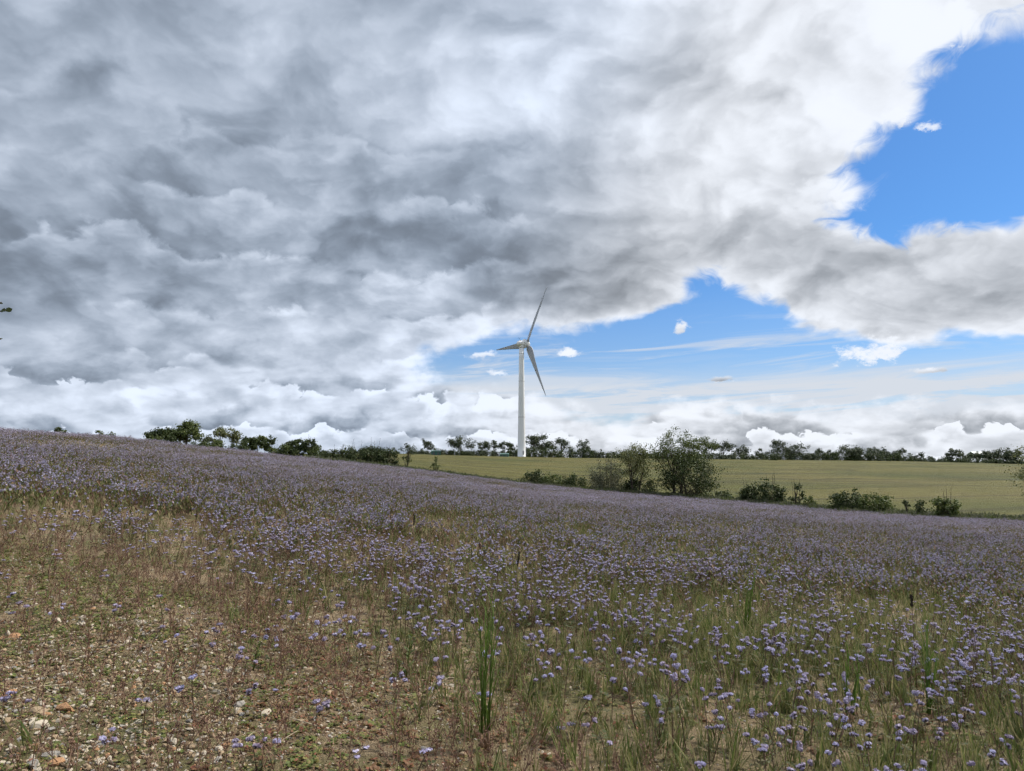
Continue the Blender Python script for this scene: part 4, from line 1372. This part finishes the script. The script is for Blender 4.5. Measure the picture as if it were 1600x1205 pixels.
cand = []
while len(cand) < 286:
    a = rnd(-36, 6); r = math.sqrt(rnd(3.9 ** 2, 7.5 ** 2)); x, y = r * math.sin(R(a)), r * math.cos(R(a))
    d = float(density(np.array([x]), np.array([y]), np.array([r]), np.array([a]))[0])
    if random.random() < (1 - d) ** 2 * (1.0 if a < -20 else .45): cand.append((x, y))
LOOK = {'tan': 'tan flint stone', 'rust': 'small orange-brown stone', 'pale': 'whitish chalky stone', 'grey': 'small grey flint stone'}
SPOTS = [('near the large orange-brown flint', 103, 1112), ('near the small black flint', 174, 1006), ('near the grey angular stone', 303, 1013), ('near the broken dark grey flint', 372, 1106),
         ('near the bottom edge left of centre', 300, 1195), ('in the bottom left corner', 40, 1195), ('at the foot of the tall grass clump', 740, 1170), ('near the pale pointed stone', 88, 973), ('between the two leafy weeds', 520, 1060)]
SPOTS = [(w, *ground_at(px, py)) for w, px, py in SPOTS]
for x, y in cand:
    k = random.choice(('tan', 'tan', 'pale', 'pale', 'rust', 'grey', 'tan'))
    w = min(SPOTS, key=lambda q: math.hypot(q[1] - x, q[2] - y))[0]
    put_stone(k, x, y, .012 + .016 * random.random() ** 1.5 + (.012 if random.random() < .1 else 0), LOOK[k] + ' lying loose ' + w, LOOK[k] + 's ' + w)

x, y, r, a = polar(int(A_SEC * (12 ** 2 - 2.4 ** 2) * 2200), 2.4, 12)
dn = density(x, y, r, a)
stony = np.clip((fbm(x * 1.4, y * 1.4, 200) - .36) / .2, .2, 1)
stony = np.where((a < -18) & (r < 6.5), np.maximum(stony, .75), stony)
keep = rng.random(len(x)) < stony * np.clip(1 - dn * 1.1, .06, 1) * np.clip(1.2 - r / 14, .08, 1)
p1, r1, s1 = place(x[keep], y[keep], .4, .0, 1)
sz = .0045 + .011 * rng.random(len(p1)) ** 2.2
sz = sz * np.where((a[keep] < -20) & (r[keep] < 7), 1.4, 1.0)
s1 = np.stack([sz, sz, sz], 1); p1[:, 2] += sz * .2
scatter('gravel', 'small flint gravel and pebbles strewn over the bare soil', 'gravel', SMALL, p1, r1, s1, rng.integers(0, len(SMALL), len(p1)))

# ================================================================== straw
STRAWS = []
for k in range(5):
    m = MB(); L = rnd(.10, .24); b1 = rnd(-.03, .03)
    m.tube([(-L / 2, 0, .006), (-.1 * L, b1, .012 + rnd(0, .02)), (L / 2, b1 * rnd(-1, 1), .006 + rnd(0, .03))], [.0024, .0026, .0016], 5)
    STRAWS.append(m.mesh('dry_straw', [m_straw]))
for i in range(46):
    while True:
        a = rnd(-35, 0); r = rnd(4.0, 8.5); x, y = r * math.sin(R(a)), r * math.cos(R(a))
        if float(density(np.array([x]), np.array([y]), np.array([r]), np.array([a]))[0]) < .35: break
    o = tag(link('dry_straw', STRAWS[i % 5]), 'pale dry straw lying across the stones and weeds at lower left', 'straw', 'dry straws on the stony corner')
    o.location = (x, y, hz(x, y) + .012); o.rotation_euler = (rnd(-.1, .1), rnd(-.2, .05), rnd(0, 6.28))
for px, py, rz, lab in [(105, 1030, .25, 'bent pale straw stalk lying on the stones near the left edge'), (205, 981, .05, 'long straight straw lying level among the weeds at left'),
                        (465, 1133, 2.6, 'long thin straw lying beside weeds left of the grass clump'), (70, 1085, .9, 'forked pale straw above the orange-brown flint')]:
    x, y = ground_at(px, py)
    m = MB(); m.tube([(-.16, 0, .01), (-.02, .03, .03), (.14, -.01, .012)], [.003, .003, .002], 5); m.tube([(-.02, .03, .03), (.07, .08, .03)], [.002, .0012], 4)
    o = tag(link('dry_straw', m.mesh('dry_straw', [m_straw])), lab, 'straw'); o.location = (x, y, hz(x, y) + .01); o.rotation_euler = (0, 0, rz)

# ================================================================== the tall grass clump, seed spikes, broad weeds
m_clump = leafy('lush_grass_blade', [(0, (0.058, 0.105, 0.016)), (0.6, (0.095, 0.150, 0.026)), (0.85, (0.12, 0.135, 0.036)), (1, (0.24, 0.19, 0.085))], .4)
m_sheath = plain('pale_grass_base', (0.24, 0.15, 0.09), .8, .2, .3, 40)
m_spike = plain('dark_seed_spike', (0.035, 0.028, 0.022), .9, .1, .4, 60)


def blade(L, W, lean, az_, droop):
    m = MB(); n = 7; d = np.array((math.cos(az_), math.sin(az_), 0)); sd = np.array((-math.sin(az_), math.cos(az_), 0)); vs = []; fs = []
    for i in range(n + 1):
        t = i / n
        c = d * (lean * L * t + droop * L * t ** 3) + np.array((0, 0, L * (t - .35 * droop * t ** 3)))
        w = W * (1 - t) ** .55 * (.7 + .6 * t) * .5
        vs += [c - sd * w, c + d * w * .5, c + sd * w]
        if i: fs += [(3 * i - 3, 3 * i - 2, 3 * i + 1, 3 * i), (3 * i - 2, 3 * i - 1, 3 * i + 2, 3 * i + 1)]
    m.add(vs, fs); return m.mesh('grass_blade', [m_clump])


def grass_clump(px, py, top, nst, label, scale=1.0, name='grass_clump'):
    x, y = ground_at(px, py); H = (z_at(px, top, x, y) - hz(x, y)) * scale * 1.22
    o = thing(name, label, 'grass', (x, y, hz(x, y)))
    for s in range(nst):
        a = rnd(0, 6.28); off = np.array((math.cos(a), math.sin(a), 0)) * .05 * rnd(.2, 1)
        lean = np.array((rnd(-.04, .17), rnd(-.06, .06), 0)) * H
        h = H * (1 if s == 0 else rnd(.55, .92))
        st = MB(); st.tube([off, off + lean * .3 + (0, 0, h * .45), off + lean + (0, 0, h * .93)], [.006, .005, .002], 5)
        stem = link('stem', st.mesh('stem', [m_clump], True), o)
        sh = MB(); sh.tube([off + (0, 0, -.01), off + lean * .05 + (0, 0, h * .12)], [.010, .0065], 6)
        link('sheath', sh.mesh('sheath', [m_sheath], True), stem)
        for k in range(8):
            t = .03 + .115 * k; p = off + lean * t + np.array((0, 0, h * .93 * t))
            b = link('grass_blade', blade(h * rnd(.26, .42), rnd(.008, .014), rnd(.05, .28), rnd(0, 6.28), rnd(.0, .4)), stem)
            b.location = tuple(p)
    return o


grass_clump(756, 1172, 950, 5, 'tall bright green grass clump standing alone at the bottom centre')
grass_clump(1455, 1135, 1000, 4, 'lush green grass clump among flowers near the lower right corner')
grass_clump(1170, 990, 905, 3, 'green grass clump standing above the flowers right of the centre')
grass_clump(1330, 1130, 1030, 4, 'broad green grass clump below the flowers at lower right')


def spike(px, py_top, r, L, label, tilt=0.0):
    x, y = at_r(px, r, py_top); zt = z_at(px, py_top, x, y); z0 = hz(x, y); H = zt - z0
    o = thing('seed_spike', label, 'seed head', (x, y, z0))
    st = MB(); st.tube([(0, 0, -.02), (tilt * .2, 0, H * .5), (tilt * .6, 0, H - L)], [.004, .0035, .003], 5)
    link('stem', st.mesh('stem', [m_stem], True), o)
    sd = MB(); sd.tube([(tilt * .6, 0, H - L), (tilt * .7, 0, H - L * .75), (tilt * .9, 0, H - L * .3), (tilt, 0, H)], [.004, .009, .008, .002], 7)
    for k in range(60):
        t = rnd(.02, .98); c = np.array((tilt * (.6 + .4 * t), 0, H - L + L * t)); d = rdir(); d[2] = abs(d[2]); u = np.cross(d, rdir()); u /= np.linalg.norm(u)
        sd.quad(c + d * .009, u * .004, d * .006)
    link('seed_head', sd.mesh('seed_head', [m_spike], False), o)


spike(646, 803, 9.5, .16, 'dark upright seed spike rising over the flowers left of the turbine line', .01)
spike(804, 862, 7.5, .15, 'dark tilted seed spike over the flowers near the middle of the field', .05)
spike(1424, 930, 7.0, .10, 'short dark seed spike over the flowers at right', .0)



def broad_weed(px, py, top, label, n=16):
    x, y = ground_at(px, py); H = z_at(px, top, x, y) - hz(x, y)
    o = thing('leafy_weed', label, 'weed', (x, y, hz(x, y)))
    st = MB(); st.tube([(0, 0, -.02), (.02, 0, H * .5), (.04, 0, H * .97)], [.007, .006, .003], 6); link('stem', st.mesh('stem', [m_weed], True), o)
    lf = MB()
    for k in range(n):
        t = k / n; a = k * 2.4
        d = np.array((math.cos(a), math.sin(a), .5 + t * 1.2)); d /= np.linalg.norm(d)
        lf.leaf((.04 * t, 0, H * (.06 + .9 * t)), d, (-math.sin(a), math.cos(a), 0), H * (.34 - .2 * t), H * .085, .25, 0, 4)
    link('foliage', lf.mesh('foliage', [LEAF['mid']]), o)


broad_weed(634, 1062, 988, 'dark green upright leafy weed left of the tall grass clump')
broad_weed(395, 1050, 1003, 'dark green low leafy weed on the stony corner left of centre', 20)
